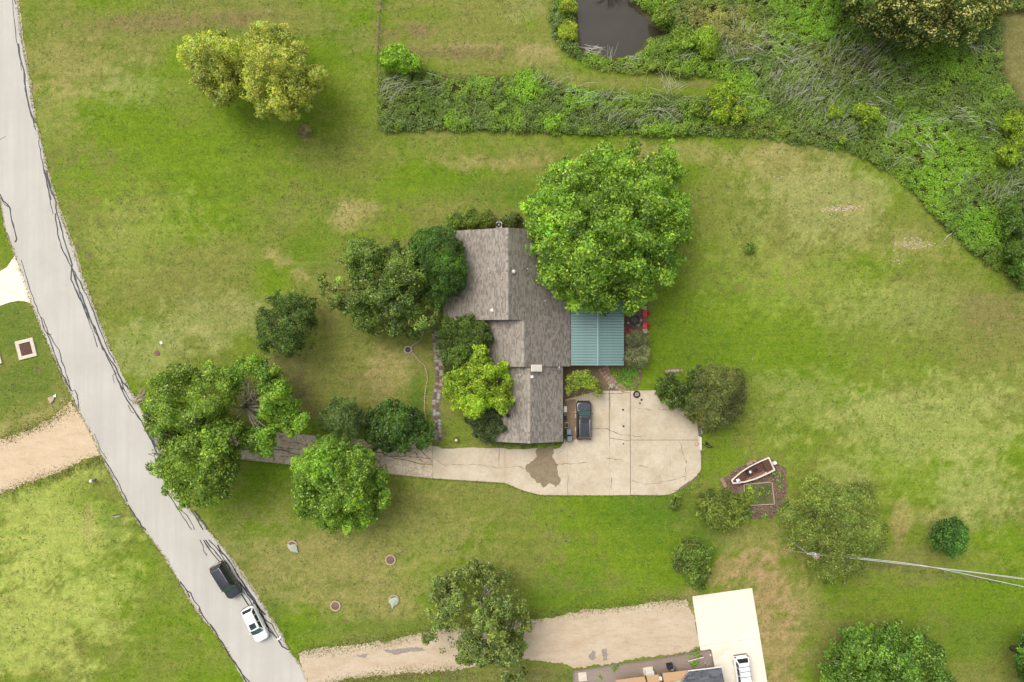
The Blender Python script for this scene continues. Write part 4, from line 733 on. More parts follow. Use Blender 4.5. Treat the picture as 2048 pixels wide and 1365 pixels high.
for px, py, xr_, zr, kd in ((977,538,xr,zr1,'pipe'),(1003,558,xr,zr1,'pipe'),(1055,538,xr,zr1,'pipe'),(1090,602,xr,zr1,'pipe'),(1028,544,xr,zr1,'turbine'),(984,621,xr,zr1,'box'),(1041,750,xr3,zr3,'pipe'),(1064,754,xr3,zr3,'box')):
    x = (px-1024)/16.8; pipe(px, py, zr-abs(x-xr_)*sl_+.03, kd)
x, y, z = Wp(1117, 747, 3.0)
ds = MB().tube([(x, y, 2.75), (x, y, 3.35), (x-.05, y+.2, 3.5)], .03, 8).build('satellite_dish', BLUEG, house)
MB().add([(x+.03+ .34*math.cos(t)*(1 if k else .5), y+.3+.10*(1 if k else 0), 3.5+.30*math.sin(t)*(1 if k else .5)) for k in (0, 1) for t in [2*math.pi*i/12 for i in range(12)]], [tuple(range(12))]+[(i, (i+1)%12, 12+(i+1)%12, 12+i) for i in range(12)]).build('reflector', BLUEG, ds)
MB().tube([(x, y+.2, 3.4), (x+.05, y+.75, 3.5)], .018, 6).box((x+.05, y+.75, 3.52), (.14, .1, .1)).build('feed_arm', WHITE, ds)
MB().tube([(xw-.06, yA, 2.5), (xw-.06, yN, 2.5)], .07, 6).build('gutter', FASCIA, house)
MB().tube([(xe3+.06, yC, 2.5), (xe3+.06, yB-.1, 2.5)], .07, 6).tube([(xe3+.06, yC+.05, 2.5), (xe3-.3, yC+.2, 2.2), (xe3-.32, yC+.2, .1), (xe3+.1, yC-.5, .08)], .05, 6).build('gutter', FASCIA, house)

# carport
kx = 16.53
c0, c1 = W2(1141.5, 600, 2.72), W2(1248, 731.5, 2.72); X0, X1, Y1_, Y0_ = c0[0]+.03, c1[0], c0[1], c1[1]; XR = (1196.5-1024)/16.56
cp = thing('carport', ((X0+X1)/2, (Y0_+Y1_)/2, 0), 'carport with a ribbed teal metal roof on the east side of the house', 'carport')
npn = 24; pw = (Y1_-Y0_)/npn; meL = None; z0_, zR_ = 2.62, 2.82
for side in (0, 1):
    xa, xb = (X0, XR) if side == 0 else (X1, XR); me = None
    for k in range(npn):
        y = Y0_+k*pw
        if me is None:
            m = MB(); sg = (xb-xa)
            m.add([(0,.012,0),(sg,.012,zR_-z0_),(sg,pw-.045,zR_-z0_),(0,pw-.045,0),(0,.012,-.03),(sg,.012,zR_-z0_-.03),(sg,pw-.045,zR_-z0_-.03),(0,pw-.045,-.03)],
                  [(0,1,2,3),(7,6,5,4),(0,4,5,1),(1,5,6,2),(2,6,7,3),(3,7,4,0)] if sg > 0 else [(3,2,1,0),(4,5,6,7),(1,5,4,0),(2,6,5,1),(3,7,6,2),(0,4,7,3)])
            o = m.build('roof_panel', TEAL, cp, local=True); me = o.data
            m = MB(); m.add([(0,pw-.05,.0),(sg,pw-.05,zR_-z0_),(sg,pw-.04,zR_-z0_+.05),(0,pw-.04,.05),(0,pw+.008,.05),(sg,pw+.008,zR_-z0_+.05),(sg,pw+.014,zR_-z0_-.01),(0,pw+.014,-.01)], [(0,1,2,3),(3,2,5,4),(4,5,6,7)])
            rb_ = m.build('seam_rib', TEALRIB, o, local=True); rme = rb_.data
        else:
            o = link('roof_panel', me, cp); link('seam_rib', rme, o)
        o.location = (xa-cp.location.x, y-cp.location.y, z0_)
m = MB(); m.add([(XR-.17, Y0_, zR_-.0+.035),(XR, Y0_, zR_+.075),(XR+.17, Y0_, zR_+.035),(XR-.17, Y1_, zR_+.035),(XR, Y1_, zR_+.075),(XR+.17, Y1_, zR_+.035)], [(0,1,4,3),(1,2,5,4)]).build('ridge_cap', TEAL, cp)
for (x, y) in ((X1-.2, Y0_+.2),(X1-.2, Y1_-.2),(X1-.2,(Y0_+Y1_)/2),(X0+.25, Y0_+.2)): MB().box((x, y, 1.28), (.12, .12, 2.56)).build('post', WOODG, cp)
for x in (X1-.2, XR, X0+.25): MB().box((x, (Y0_+Y1_)/2, 2.5 if x != XR else 2.68), (.1, Y1_-Y0_-.1, .14)).build('beam', WOODG, cp)
# patio ground round the fire pit
sheet('patio_bed', rough_line([(1139,600),(1296,600),(1297,640),(1296,680),(1298,730),(1250,735),(1200,740),(1150,738),(1139,735)], 5, 1, True), .002, SOIL)
sheet('garden_bed', rough_line([(1128,735),(1185,735),(1215,735),(1282,735),(1281,765),(1268,781),(1215,783),(1190,784),(1150,802),(1127,806)], 5, 1, True), -.002, SOIL)

# ------------------------------------------------------------------ stone works
def stone_mesh(w_, l_, h, seed, mat, name='stone'):
    r = random.Random(seed); n = r.randint(5, 7); pts = []
    for k in range(n):
        t = 2*math.pi*(k+.3*r.random())/n; q = .85+.3*r.random(); pts.append((w_/2*q*math.cos(t)*1.1, l_/2*q*math.sin(t)*1.1))
    me = bpy.data.meshes.new(name); top = [(x*.93, y*.93, h*(.9+.1*r.random())) for x, y in pts]
    P = [(x, y, -.02) for x, y in pts]+top; me.from_pydata(P, [], [tuple(range(n, 2*n))]+[(i, (i+1)%n, n+(i+1)%n, n+i) for i in range(n)]); me.materials.append(mat); return me
SM = {k: [stone_mesh(1.12, 1.12, .055, 10*i+j, mt) for j in range(5)] for i, (k, mt) in enumerate((('p', STONE), ('b', STONE2), ('s', STONE3), ('r', ROSE)))}
def stone_path(name, cl, wpx, cell, mix, z=.0, bedm=None, seed=3):
    root = bpy.data.objects.new(name, None); COL.objects.link(root); tag(root, kind='structure'); r = random.Random(seed)
    P = [Vector((*W2(*p), 0)) for p in cl]; L = [0]
    for a, b_ in zip(P[:-1], P[1:]): L.append(L[-1]+(b_-a).length)
    def at(s):
        s = min(max(s, 0), L[-1]-1e-6)
        for i in range(len(P)-1):
            if L[i+1] >= s: t = (s-L[i])/(L[i+1]-L[i]); return P[i].lerp(P[i+1], t), (P[i+1]-P[i]).normalized(), wpx[i]+(wpx[i+1]-wpx[i])*t
    lft, rgt = [], []
    k = 0.
    while k <= L[-1]:
        p, d, w_ = at(k); n_ = Vector((d.y, -d.x, 0)); hw = w_/32+.05+.05*r.random(); lft.append((p+n_*hw)[:2]); rgt.append((p-n_*hw)[:2]); k += .35
    MB().prism(lft+rgt[::-1], z-.05, z+.008).build('path_bed', bedm or SOIL, root)
    s = cell*.5
    while s < L[-1]:
        p, d, w_ = at(s); wm = w_/16; nn = max(1, round(wm/cell)); cw = wm/nn; n_ = Vector((d.y, -d.x, 0)); st_ = cell*r.uniform(.8, 1.25)
        for q in range(nn):
            key = r.choices('pbsr', mix)[0]; me = r.choice(SM[key]); c = p+n_*((q+.5)/nn-.5)*wm+Vector((r.uniform(-.04,.04), r.uniform(-.04,.04), 0))
            o = link('stone', me, root, (c.x, c.y, z+.002), math.atan2(d.y, d.x)+r.uniform(-.3, .3)); o.scale = (st_*r.uniform(.8, .98), cw*r.uniform(.8, .98), r.uniform(.6, 1.3))
        s += st_
    return root
stone_path('flagstone_walk', [(868,650),(870,680),(874,705),(878,735),(879,765),(873,790),(871,815),(876,850),(876,884)], [9,11,14,16,16,15,14,15,16], .40, [6,4,2,1], bedm=M('path joint grit', (.20,.165,.12), .95))
stone_path('curved_flagstone_path', [(1206,734),(1212,748),(1222,761),(1236,772),(1252,782)], [22,20,17,15,13], .45, [1,0,0,6], seed=6, bedm=M('sand bed', (.22,.15,.09), .95))
stone_path('bed_edging', [(1276,734),(1282,750),(1277,768),(1268,780)], [4,4,4,4], .35, [1,4,0,1], seed=8)
stone_path('bed_edging', [(1330,745),(1345,741),(1366,742)], [7,7,6], .4, [3,0,0,3], seed=9)
bme = MB(); bme.box((0,0,.05), (.24,.11,.10)); tmp = bme.build('brick', BRICKP); brick_me = tmp.data; bpy.data.objects.remove(tmp)
edg = thing('brick_edging', (*W2(848, 760), 0), 'curved line of pale bricks edging the front lawn', 'edging')
cl = [(847,655),(846,668),(842,680),(830,688),(822,694),(827,708),(838,722),(848,730),(854,745),(855,760),(851,780),(849,800),(849,820),(852,840)]
P = [Vector(W2(*p)) for p in cl]; rr = random.Random(5)
for a, b_ in zip(P[:-1], P[1:]):
    d = b_-a; n = max(1, int(d.length/.27))
    for k in range(n):
        p = a+d*(k+.5)/n; o = link('brick', brick_me, edg, (p.x-edg.location.x+rr.uniform(-.02,.02), p.y-edg.location.y+rr.uniform(-.02,.02), rr.uniform(-.02, 0)), math.atan2(d.y, d.x)+rr.uniform(-.12, .12))
def brick_ring(px, py, rad, label, cat, group=None, inner=SOIL, hm=brick_me, name='brick_ring', cloth=None, n=14):
    t = thing(name, (*W2(px, py), 0), label, cat, group)
    for k in range(n):
        a = 2*math.pi*(k+.5)/n; o = link('brick', hm, t, (rad*math.cos(a), rad*math.sin(a), 0), a+math.pi/2); o.scale = (2*math.pi*rad/n/.26, 1.5, 1.1)
    MB().lathe((0,0,0), [(rad-.06, -.02), (rad-.06, .03)], 16).build('soil', inner, t, local=True)
    if cloth:
        P = [(x*1.0, y, .16+.12*math.exp(-(x*x+y*y)*3)+.02*math.sin(x*9)*math.cos(y*7)) for x, y in cloth]
        c = (sum(p[0] for p in P)/len(P), sum(p[1] for p in P)/len(P), .34); m = MB()
        m.add(P+[c]+[(p[0], p[1], .02) for p in P], [(i, (i+1)%len(P), len(P)) for i in range(len(P))]+[(len(P)+1+i, len(P)+1+(i+1)%len(P), (i+1)%len(P), i) for i in range(len(P))]); m.build('cover_cloth', NET, t, local=True, smooth=False)
    return t
brick_ring(781,1120,.58, 'brick ring on the lower front lawn with dark scuff marks above it', 'planter ring', 'brick rings on the lower front lawn')
brick_ring(671,1212,.58, 'open brick ring on the lower front lawn nearest the road', 'planter ring', 'brick rings on the lower front lawn')
brick_ring(585,1091,.55, 'brick ring under a pale pointed cloth just south of the round tree', 'planter ring', 'brick rings on the lower front lawn', cloth=[(-.5,.25),(-.2,.1),(.1,.18),(.45,.2),(.55,-.1),(.75,-.9),(.3,-.8),(-.2,-.65),(-.5,-.1)])
brick_ring(788,1200,.58, 'brick ring under a pale cloth west of the tall sparse tree', 'planter ring', 'brick rings on the lower front lawn', cloth=[(-.55,.1),(-.3,.25),(.1,.38),(.5,.32),(.62,0),(.45,-.45),(.1,-.65),(-.2,-1.1),(-.35,-.6),(-.6,-.2)])
brick_ring(816,700,.42, 'small stone ring with a hollow painted as a flat black disc beside the brick edging', 'stone ring', inner=TAR, name='stone_ring', n=11)  # near-black disc paints the darkness of the hole; it has no depth
# fire pit
fp = thing('fire_pit', (*W2(1268,641), 0), 'round stone fire pit heaped with sticks on the patio', 'fire pit')
for k in range(14):
    a = 2*math.pi*k/14; o = link('stone', SM['bp'[k % 4 == 0]][k % 5], fp, (.82*math.cos(a), .82*math.sin(a), .05), a+1.57); o.scale = (.36, .28, 4)
rr = random.Random(2); m = MB()
for k in range(26):
    a = rr.random()*6.3; q = rr.uniform(.2, .62); c = (rr.gauss(0,.15), rr.gauss(0,.15)); m.tube([(c[0]-q*math.cos(a)*.8, c[1]-q*math.sin(a)*.8, .1+.01*k), (c[0]+q*math.cos(a)*.8, c[1]+q*math.sin(a)*.8, .16+.012*k)], .022, 5)
m.build('sticks', WOODG, fp, local=True); MB().lathe((0,0,0), [(.68,0),(.68,.06)], 16).build('ash', TAR, fp, local=True)

# chairs (adirondack style)
def chair(px, py, rz, mat, label):
    t = thing('patio_chair', (*W2(px, py), 0), label, 'chair', 'red chairs round the fire pit', rz)
    MB().box((0,.02,.36), (.52,.52,.035), rx=R(-8)).build('seat', mat, t, local=True, bevel=.01)
    for k in range(5): MB().box((-.2+.1*k, -.36, .66), (.088, .025, .68-.05*abs(k-2)), rx=R(24)).build('back_slat', mat, t, local=True)
    for s in (-1, 1):
        MB().box((.32*s, -.02, .57), (.12,.62,.025)).build('armrest', mat, t, local=True, bevel=.008)
        MB().box((.28*s, .24, .28), (.05,.08,.56)).build('leg', mat, t, local=True); MB().box((.28*s, -.25, .22), (.05,.08,.44), rx=R(15)).build('leg', mat, t, local=True)
chair(1289,629,R(95),REDP,'bright red chair at the upper right of the fire pit')
chair(1289,652,R(88),REDP,'bright red chair at the right of the fire pit, next to the white flower pot')
chair(1252,662,R(8),REDDK,'darker red chair half under the edge of the teal roof')
chair(1264,662,R(-8),REDDK,'darker red chair just below the fire pit')
def pot(px, py, label, flower=True, s=1.0, body=CERAM, fc=(.6,.58,.5)):
    t = thing('flower_pot', (*W2(px, py), 0), label, 'flower pot')
    MB().lathe((0,0,0), [(.14*s,0),(.21*s,.3*s),(.23*s,.32*s),(.2*s,.32*s),(.19*s,.27*s)], 14).build('pot', body, t, local=True, smooth=False)
    n = 70; P = np.column_stack([rng.normal(0,.14*s,n), rng.normal(0,.14*s,n), rng.uniform(.3*s,.6*s,n)]); cc = cols(n, fc, .2, .05); cc[::3] = cols(len(cc[::3]), (.08,.13,.03))
    leaf_mesh('plant', P, rng.normal(size=(n,3))*.5+np.array([[0,0,1]]), np.full(n, .15*s), .7, cc, t)
pot(1289,662,'pot of white flowers south of the right-hand red chair')
pot(1221,772,'pale pot of white flowers at the end of the small garden pond')
pot(1288,617,'pale stone-filled pot at the patio edge above the red chairs', body=WHITE, fc=(.4,.34,.28))
m = MB(); a = Wp(1249,673,.3); b0 = Wp(1268,674,.3); tag(MB().tube([a, b0], .04, 6).build('pale_pole', WOODP), 'pale pole lying beside the carport below the red chairs', 'pole')
# old tyre planter
tp = thing('tyre_planter', (*W2(1273,789), 0), 'old tyre filled with stones at the north edge of the pad', 'planter')
MB().lathe((0,0,0), [(.3,.04),(.42,.03),(.45,.12),(.42,.22),(.3,.21)], 24).build('tyre', RUB, tp, local=True, smooth=True)
for k in range(8): o = link('stone', SM['p'][k % 5], tp, (.17*math.cos(k*.8), .17*math.sin(k*.8), .2), k); o.scale = (.17,.17,1)

# ------------------------------------------------------------------ vehicles
def rrect(w_, y0, y1, rf, rb, z, n=5, bow=.06):
    pts = []
    for (cx, cy, r_, a0) in ((w_/2-rf, y1-rf, rf, 0), (-w_/2+rf, y1-rf, rf, 90), (-w_/2+rb, y0+rb, rb, 180), (w_/2-rb, y0+rb, rb, 270)):
        for k in range(n+1):
            a = R(a0+90*k/n); x, y = cx+r_*math.cos(a), cy+r_*math.sin(a)
            if a0 in (0, 90): y += bow*(1-(2*x/w_)**2)
            pts.append((x, y, z))
    return pts
def suv(name, px, py, rz, L, Wd, paint, roofm, label, group=None, cat='car', glass=CARGL, front_glass=CARGL2, sunroof=True, rails=True, hood=1.05, rear=.22, hgt=1.72, crossbars=False, hoodm=None):
    t = thing(name, (*W2(px, py), .02), label, cat, group, rz)
    h = L/2; zb = 1.02; m = MB()
    # body: stacked outlines, hood sloping down to the front
    def ring(wf, y0, y1, rf, rb, zf): 
        q = rrect(Wd*wf, y0, y1, rf, rb, 0); out = []
        for x, y, _ in q: out.append((x, y, zf(y)))
        return out
    hs_ = lambda y: zb-.13*max(0, (y-(h-hood-.25))/(hood+.25))**1.4
    rings = [ring(.90, -h+.06, h-.10, .30, .22, lambda y: .22), ring(.985, -h+.01, h-.03, .40, .24, lambda y: .40), ring(1.0, -h, h-.02, .45, .25, lambda y: .62),
             ring(.985, -h+.02, h-.06, .46, .26, lambda y: .80 if y < h-hood else .78), ring(.95, -h+.05, h-.13, .42, .26, lambda y: hs_(y)-.03), ring(.90, -h+.09, h-.20, .36, .24, hs_)]
    m.loft(rings); body = m.build('body', paint, t, local=True, smooth=True, bevel=0)
    b2 = body.modifiers.new('e', 'EDGE_SPLIT'); b2.split_angle = R(40)
    # bonnet panel, slightly proud
    yw = h-hood-.02
    bp = [(x*.80, y, 0) for x, y, _ in rrect(Wd, yw, h-.27, .30, .05, 0)]
    MB().loft([[(x, y, hs_(y)+.0) for x, y, _ in bp], [(x*.97, yw+(y-yw)*.985, hs_(y)+.035) for x, y, _ in bp]]).build('bonnet', hoodm or paint, t, local=True, smooth=False)
    MB().box((0, h-.08, .55), (Wd*.55, .09, .22)).build('grille', PLAST, t, local=True, bevel=.02)
    MB().box((0, h-.02, .34), (Wd*.8, .12, .14)).build('bumper', PLAST, t, local=True, bevel=.03)
    MB().box((0, -h+.02, .42), (Wd*.86, .12, .2)).build('bumper', PLAST, t, local=True, bevel=.03)
    # greenhouse
    yt0, yt1 = -h+rear+.28, h-hood-.72; yb0, yb1 = -h+rear*.6, h-hood; wb, wt = Wd*.90, Wd*.70; zt = hgt
    B = [(-wb/2, yb0, zb), (wb/2, yb0, zb), (wb/2*.97, yb1-.12, zb), (-wb/2*.97, yb1-.12, zb)]; T = [(-wt/2, yt0, zt-.05), (wt/2, yt0, zt-.05), (wt/2, yt1, zt-.05), (-wt/2, yt1, zt-.05)]
    B[2] = (wb/2*.97, yb1-.10, zb); Bm = (0, yb1+.05, zb); Tm = (0, yt1+.06, zt-.045)
    cab = MB(); cab.add([B[0],B[1],B[2],Bm,B[3],T[0],T[1],T[2],Tm,T[3]], [(0,1,6,5),(1,2,7,6),(2,3,8,7),(3,4,9,8),(4,0,5,9),(5,6,7,8,9),(4,3,2,1,0)])
    cab.build('cabin_frame', paint, t, local=True)
    def pane(nm, q, mat, u0, u1, v0, v1, out=.012):
        a, b_, c, d = [Vector(p) for p in q]; f = lambda u, v: a.lerp(b_, u).lerp(d.lerp(c, u), v)
        nrm = (b_-a).cross(d-a).normalized()*out; P = [f(u0, v0)+nrm, f(u1, v0)+nrm, f(u1, v1)+nrm, f(u0, v1)+nrm]; Q = [p-nrm*1.8 for p in P]
        return MB().add(P+Q, [(0,1,2,3),(7,6,5,4),(0,4,5,1),(1,5,6,2),(2,6,7,3),(3,7,4,0)]).build(nm, mat, t, local=True)
    pane('rear_window', (B[0],B[1],T[1],T[0]), glass, .08, .92, .12, .92)
    pane('windscreen', (B[2],Bm,Tm,T[2]), front_glass, .06, 1.0, .05, .95); pane('windscreen', (Bm,B[3],T[3],Tm), front_glass, 0, .94, .05, .95)
    for q in ((B[1],B[2],T[2],T[1]), (B[3],B[0],T[0],T[3])):
        rev = q[0] == B[3]
        for (u0, u1) in ((.05,.27),(.30,.60),(.63,.93)):
            if rev: u0, u1 = 1-u1, 1-u0
            pane('side_window', q, glass, u0, u1, .12, .90)
    rp = rrect(wt*.97, yt0-.02, yt1+.02, .10, .12, zt-.045, 3, .03)
    MB().loft([rp, [(x*.96, y*.985, zt-.01) for x, y, z in rp], [(x*.80, y*.94, zt+.005) for x, y, z in rp]]).build('roof', roofm, t, local=True, smooth=True)
    if sunroof: MB().loft([rrect(wt*.66, yt1-.82, yt1-.12, .06, .06, zt+.0, 3, 0), rrect(wt*.64, yt1-.81, yt1-.13, .06, .06, zt+.016, 3, 0)]).build('sunroof', glass, t, local=True)
    for s in (-1, 1):
        if rails:
            MB().tube([(s*wt*.45, yt0+.15, zt-.01), (s*wt*.455, yt0+.3, zt+.06), (s*wt*.455, yt1-.5, zt+.06), (s*wt*.45, yt1-.35, zt-.01)], .022, 6).build('roof_rail', CHROME, t, local=True, smooth=True)
        MB().box((s*(Wd/2+.07), yb1-.42, 1.06), (.20, .11, .15), taper=.8).build('wing_mirror', paint, t, local=True, bevel=.03)
        MB().add([(s*Wd*.29, h-.10, .72),(s*Wd*.45, h-.30, .74),(s*Wd*.475, h-.52, .80),(s*Wd*.40, h-.32, .83),(s*Wd*.28, h-.17, .80)], [(0,1,2,3,4)] if s < 0 else [(4,3,2,1,0)]).build('headlight', LAMP, t, local=True).modifiers.new('s','SOLIDIFY').thickness = .06
        MB().box((s*Wd*.40, -h+.05, .88), (.24, .14, .22), rz=s*R(20)).build('tail_light', REDL, t, local=True, bevel=.02)
        for yy in (h-.92, -h+.95):
            wname = MB().lathe((0,0,0), [(.20,-.11),(.33,-.11),(.355,-.07),(.355,.07),(.33,.11),(.20,.11)], 20)
            wv = [(s*(Wd/2-.135)+z, yy+x, .355+y) for x, y, z in wname.v]; wm = MB(); wm.v = wv; wm.f = wname.f; wo = wm.build('wheel', RUB, t, local=True, smooth=False)
            rm = MB(); rm.lathe((0,0,0), [(.21,-.02),(.20,.02)], 16); rm.v = [(s*(Wd/2-.035)+z, yy+x, .355+y) for x, y, z in rm.v]; rm.build('rim', RIMM, wo, local=True)
    if crossbars:
        for yy in (-.1, -.75, -1.35): MB().box((0, yy-.1, zt+.06), (wt*.92, .05, .03)).build('crossbar', GLASSD, t, local=True)
    MB().box((0, -h+.0, .62), (.5, .03, .14)).build('number_plate', WHITE, t, local=True)
    return t
suv('parked_suv', 1166.5, 840, 0, 4.75, 1.92, BLACKP, BLACKP2, 'black sport utility car with bright roof rails parked on the concrete pad beside the house', hoodm=BLACKP2)
suv('parked_suv', 457, 1157, R(-147.5), 4.7, 1.9, BLACKP, BLACKP2, 'black sport utility car on the road just behind the white car', sunroof=False, hoodm=BLACKP2)
suv('parked_car', 515, 1243, R(-154), 4.5, 1.82, WHITEP, WHITEP, 'white car with a sunroof on the road just in front of the black car', rails=False, hgt=1.55)
suv('parked_suv', 1483, 1344, R(-172), 4.7, 1.9, WHITEP, WHITEP, 'white sport utility car with roof crossbars on the fresh white driveway', crossbars=True, sunroof=False, front_glass=CARGL)

# ------------------------------------------------------------------ boat and garden bed
sheet('mulch_bed', rough_line([(1443,962),(1475,935),(1530,916),(1550,925),(1572,935),(1575,985),(1560,1020),(1545,1038),(1490,1038),(1490,1010),(1460,985)], 5, 1.6, True), .002, MULCH)
pb = thing('garden_box', (*W2(1515,990), 0), 'timber edged vegetable bed with young plants below the boat', 'garden bed')
MB().prism([W2(*p) for p in [(1487,970),(1543,964),(1548,1008),(1490,1011)]], 0, .1).build('soil', M('weedy soil', (.10,.11,.035), .95, .4, 4, c2=(.14,.11,.05)), pb)
for a, b_ in (((1487,969),(1542,964)),((1543,964),(1548,1008)),((1490,1011),(1548,1008)),((1487,969),(1490,1011))):
    p, q = W2(*a), W2(*b_); L = math.hypot(q[0]-p[0], q[1]-p[1]); MB().box(((p[0]+q[0])/2, (p[1]+q[1])/2, .11), (L-.06, .07, .22), rz=math.atan2(q[1]-p[1], q[0]-p[0])).build('timber_edge', WOODP, pb)
rr = random.Random(31)
for k in range(12):
    px, py = rr.uniform(1493,1540), rr.uniform(972,1004); x, y = W2(px, py); n = 26
    P = np.column_stack([x+rng.normal(0,.13,n), y+rng.normal(0,.13,n), rng.uniform(.12,.4,n)]); o = leaf_mesh('vegetable_plant', P, rng.normal(size=(n,3))*.5+np.array([[0,0,1]]), np.full(n,.18), .6, cols(n,[(.16,.26,.02),(.09,.16,.03)][k%2],.25), off=(0,0,0))
    tag(o, 'young leafy plant in the timber edged vegetable bed', 'plant', 'plants in the vegetable bed')
for k, (px, py, s_) in enumerate(((1546,947,1.0),(1560,950,1.3),(1557,962,.8),(1561,972,.9),(1529,1030,1.2),(1500,1028,1.6))):
    x, y = W2(px, py); n = int(30*s_)
    P = np.column_stack([x+rng.normal(0,.15*s_,n), y+rng.normal(0,.15*s_,n), rng.uniform(.05,.35,n)]); o = leaf_mesh('bed_plant', P, rng.normal(size=(n,3))*.5+np.array([[0,0,1]]), np.full(n,.2), .6, cols(n,(.08,.19,.03),.25))
    tag(o, ['small green plant in the mulch nearest the boat motor','bright leafy plant in the mulch right of the boat','small plant third down the right mulch strip','small plant fourth down the right mulch strip','green plant in the mulch below the vegetable bed','low spreading plant at the lower left of the mulch'][k], 'plant', 'plants in the mulch')
bo = thing('boat', (*W2(1500,944), .1), 'old white fishing boat with brown carpeted inside resting on the mulch bed', 'boat', rz=math.atan2(-45, -98)+math.pi*0)
# local +X is the bow
def brow(x, hw, z): return [(x, y, z) for y in (-hw, hw)]
st_ = [(-2.75,.92),(-1.5,.96),(0,.92),(1.2,.74),(2.1,.48),(2.75,.27)]
def shell(off, zt, zb_): 
    top = [(x-(off if i == len(st_)-1 else (-off if i == 0 else 0)), hw-off) for i, (x, hw) in enumerate(st_)]
    return top
out = shell(0, 0, 0); inn = shell(.16, 0, 0)
oo = [(x, -y) for x, y in out]+[(x, y) for x, y in out[::-1]]; ii = [(x, -y) for x, y in inn]+[(x, y) for x, y in inn[::-1]]
keel = [(x*.93, y*.6) for x, y in oo]
n = len(oo); m = MB(); P = [(x, y, 0) for x, y in keel]+[(x, y, .62) for x, y in oo]+[(x, y, .68) for x, y in oo]+[(x, y, .68) for x, y in ii]+[(x, y, .25) for x, y in ii]
F = [tuple(range(n))[::-1]]
for r_ in range(4): F += [(r_*n+i, r_*n+(i+1)%n, (r_+1)*n+(i+1)%n, (r_+1)*n+i) for i in range(n)]
m.add(P, F); m.build('hull', HULL, bo, local=True, bevel=.02)
MB().prism([(x*.995, y*.99) for x, y in ii], .2, .26).build('floor', CARPET, bo, local=True)
MB().prism([(1.0,-.66),(1.0,.66),(2.1,.30),(2.5,.14),(2.5,-.14),(2.1,-.30)], .27, .52).build('bow_deck', CARPET, bo, local=True)
MB().box((-2.15,0,.4), (.8,1.46,.3)).build('stern_deck', CARPET, bo, local=True, bevel=.02)
MB().box((-.3,.55,.38), (2.4,.3,.25)).build('side_bench', M('worn brown vinyl', (.22,.10,.05), .7, .4), bo, local=True, bevel=.03)
MB().box((.45,-.2,.55), (.35,.5,.55), taper=.8).build('console', PLAST, bo, local=True, bevel=.03)
MB().lathe((.2,-.25,.78), [(.15,0),(.17,.02),(.15,.04)], 14).build('steering_wheel', WHITE, bo, local=True)
for x, y in ((-.5,-.2),(2.0,.1)): 
    s_ = MB().lathe((x,y,.26), [(.05,0),(.05,.34)], 8).build('seat', PLAST, bo, local=True); MB().box((x,y,.64), (.36,.36,.1)).box((x-.17,y,.8), (.08,.34,.3)).build('cushion', WHITE if x > 0 else PLAST, s_, local=True, bevel=.03)
om = MB().box((-3.02,0,.82), (.5,.42,.42), taper=.8).build('outboard_motor', WHITE, bo, local=True, bevel=.08); MB().box((-3.0,0,.3), (.16,.12,.7)).box((-2.82,0,.55), (.2,.3,.25)).build('motor_leg', PLAST, om, local=True)
rr = random.Random(8)
for k, (px, py) in enumerate(((1500,925),(1508,922),(1495,928),(1447,966),(1450,972),(1443,960))):
    o = link('rock', SM['r'][k % 5], None, (*W2(px, py), .02), rr.random()*3); o.scale = (.5,.4,4); tag(o, 'reddish rock '+('beside the north flank of the boat' if k < 3 else 'at the bow of the boat'), 'rock', 'rocks '+('beside the boat' if k < 3 else 'at the bow'))

# basketball hoop, planks
hb = thing('basketball_hoop', (*W2(1413,888), 0), 'basketball hoop with a white backboard at the east edge of the pad', 'basketball hoop')
x, y = W2(1413,888); xb = Wp(1400,887,3.3)[0]; yb = Wp(1400,887,3.3)[1]; xp = Wp(1420,888,3.1)
MB().tube([(x, y, 0), (x+.02, y, 2.6), (xp[0]-.25, y, 3.05)], .06, 8).build('pole', PLAST, hb)
MB().tube([(xp[0]-.2, y, 3.05), (xb+.1, yb, 3.3)], .05, 6).tube([(xp[0]-.2, y, 3.0), (xb+.1, yb, 2.9)], .04, 6).build('arm', PLAST, hb)
MB().box((xb, yb, 3.3), (.09, 1.55, 1.05)).build('backboard', WHITE, hb, bevel=.02)
hr = MB()
hr.tube([(xb-.30+.22*math.cos(t), yb-.1+.22*math.sin(t), 3.05) for t in [2*math.pi*i/18 for i in range(19)]], .02, 6).tube([(xb-.05, yb-.1, 3.05), (xb-.1, yb-.1, 3.05)], .05, 6); hr.build('rim', REDP, hb)
MB().lathe((x, y+.05, 0), [(.22,0),(.2,.1),(.1,.14)], 12).build('base', PLAST, hb)
for k, (a, b_) in enumerate((((1394,840),(1400,870)),((1397.5,838),(1403.5,868)),((1401,842),(1407,866)))):
    p, q = W2(*a), W2(*b_); L = math.hypot(q[0]-p[0], q[1]-p[1]); o = MB().box(((p[0]+q[0])/2, (p[1]+q[1])/2, .12), (L, .15, .1), rz=math.atan2(q[1]-p[1], q[0]-p[0])).build('timber', [WOODG, WOODP, WOODG][k]); tag(o, ['dark grey timber nearest the pad in the stack at its north-east edge','pale middle timber of the three at the north-east edge of the pad','grey timber farthest from the pad in the stack of three'][k], 'timber', 'timbers at the edge of the pad')
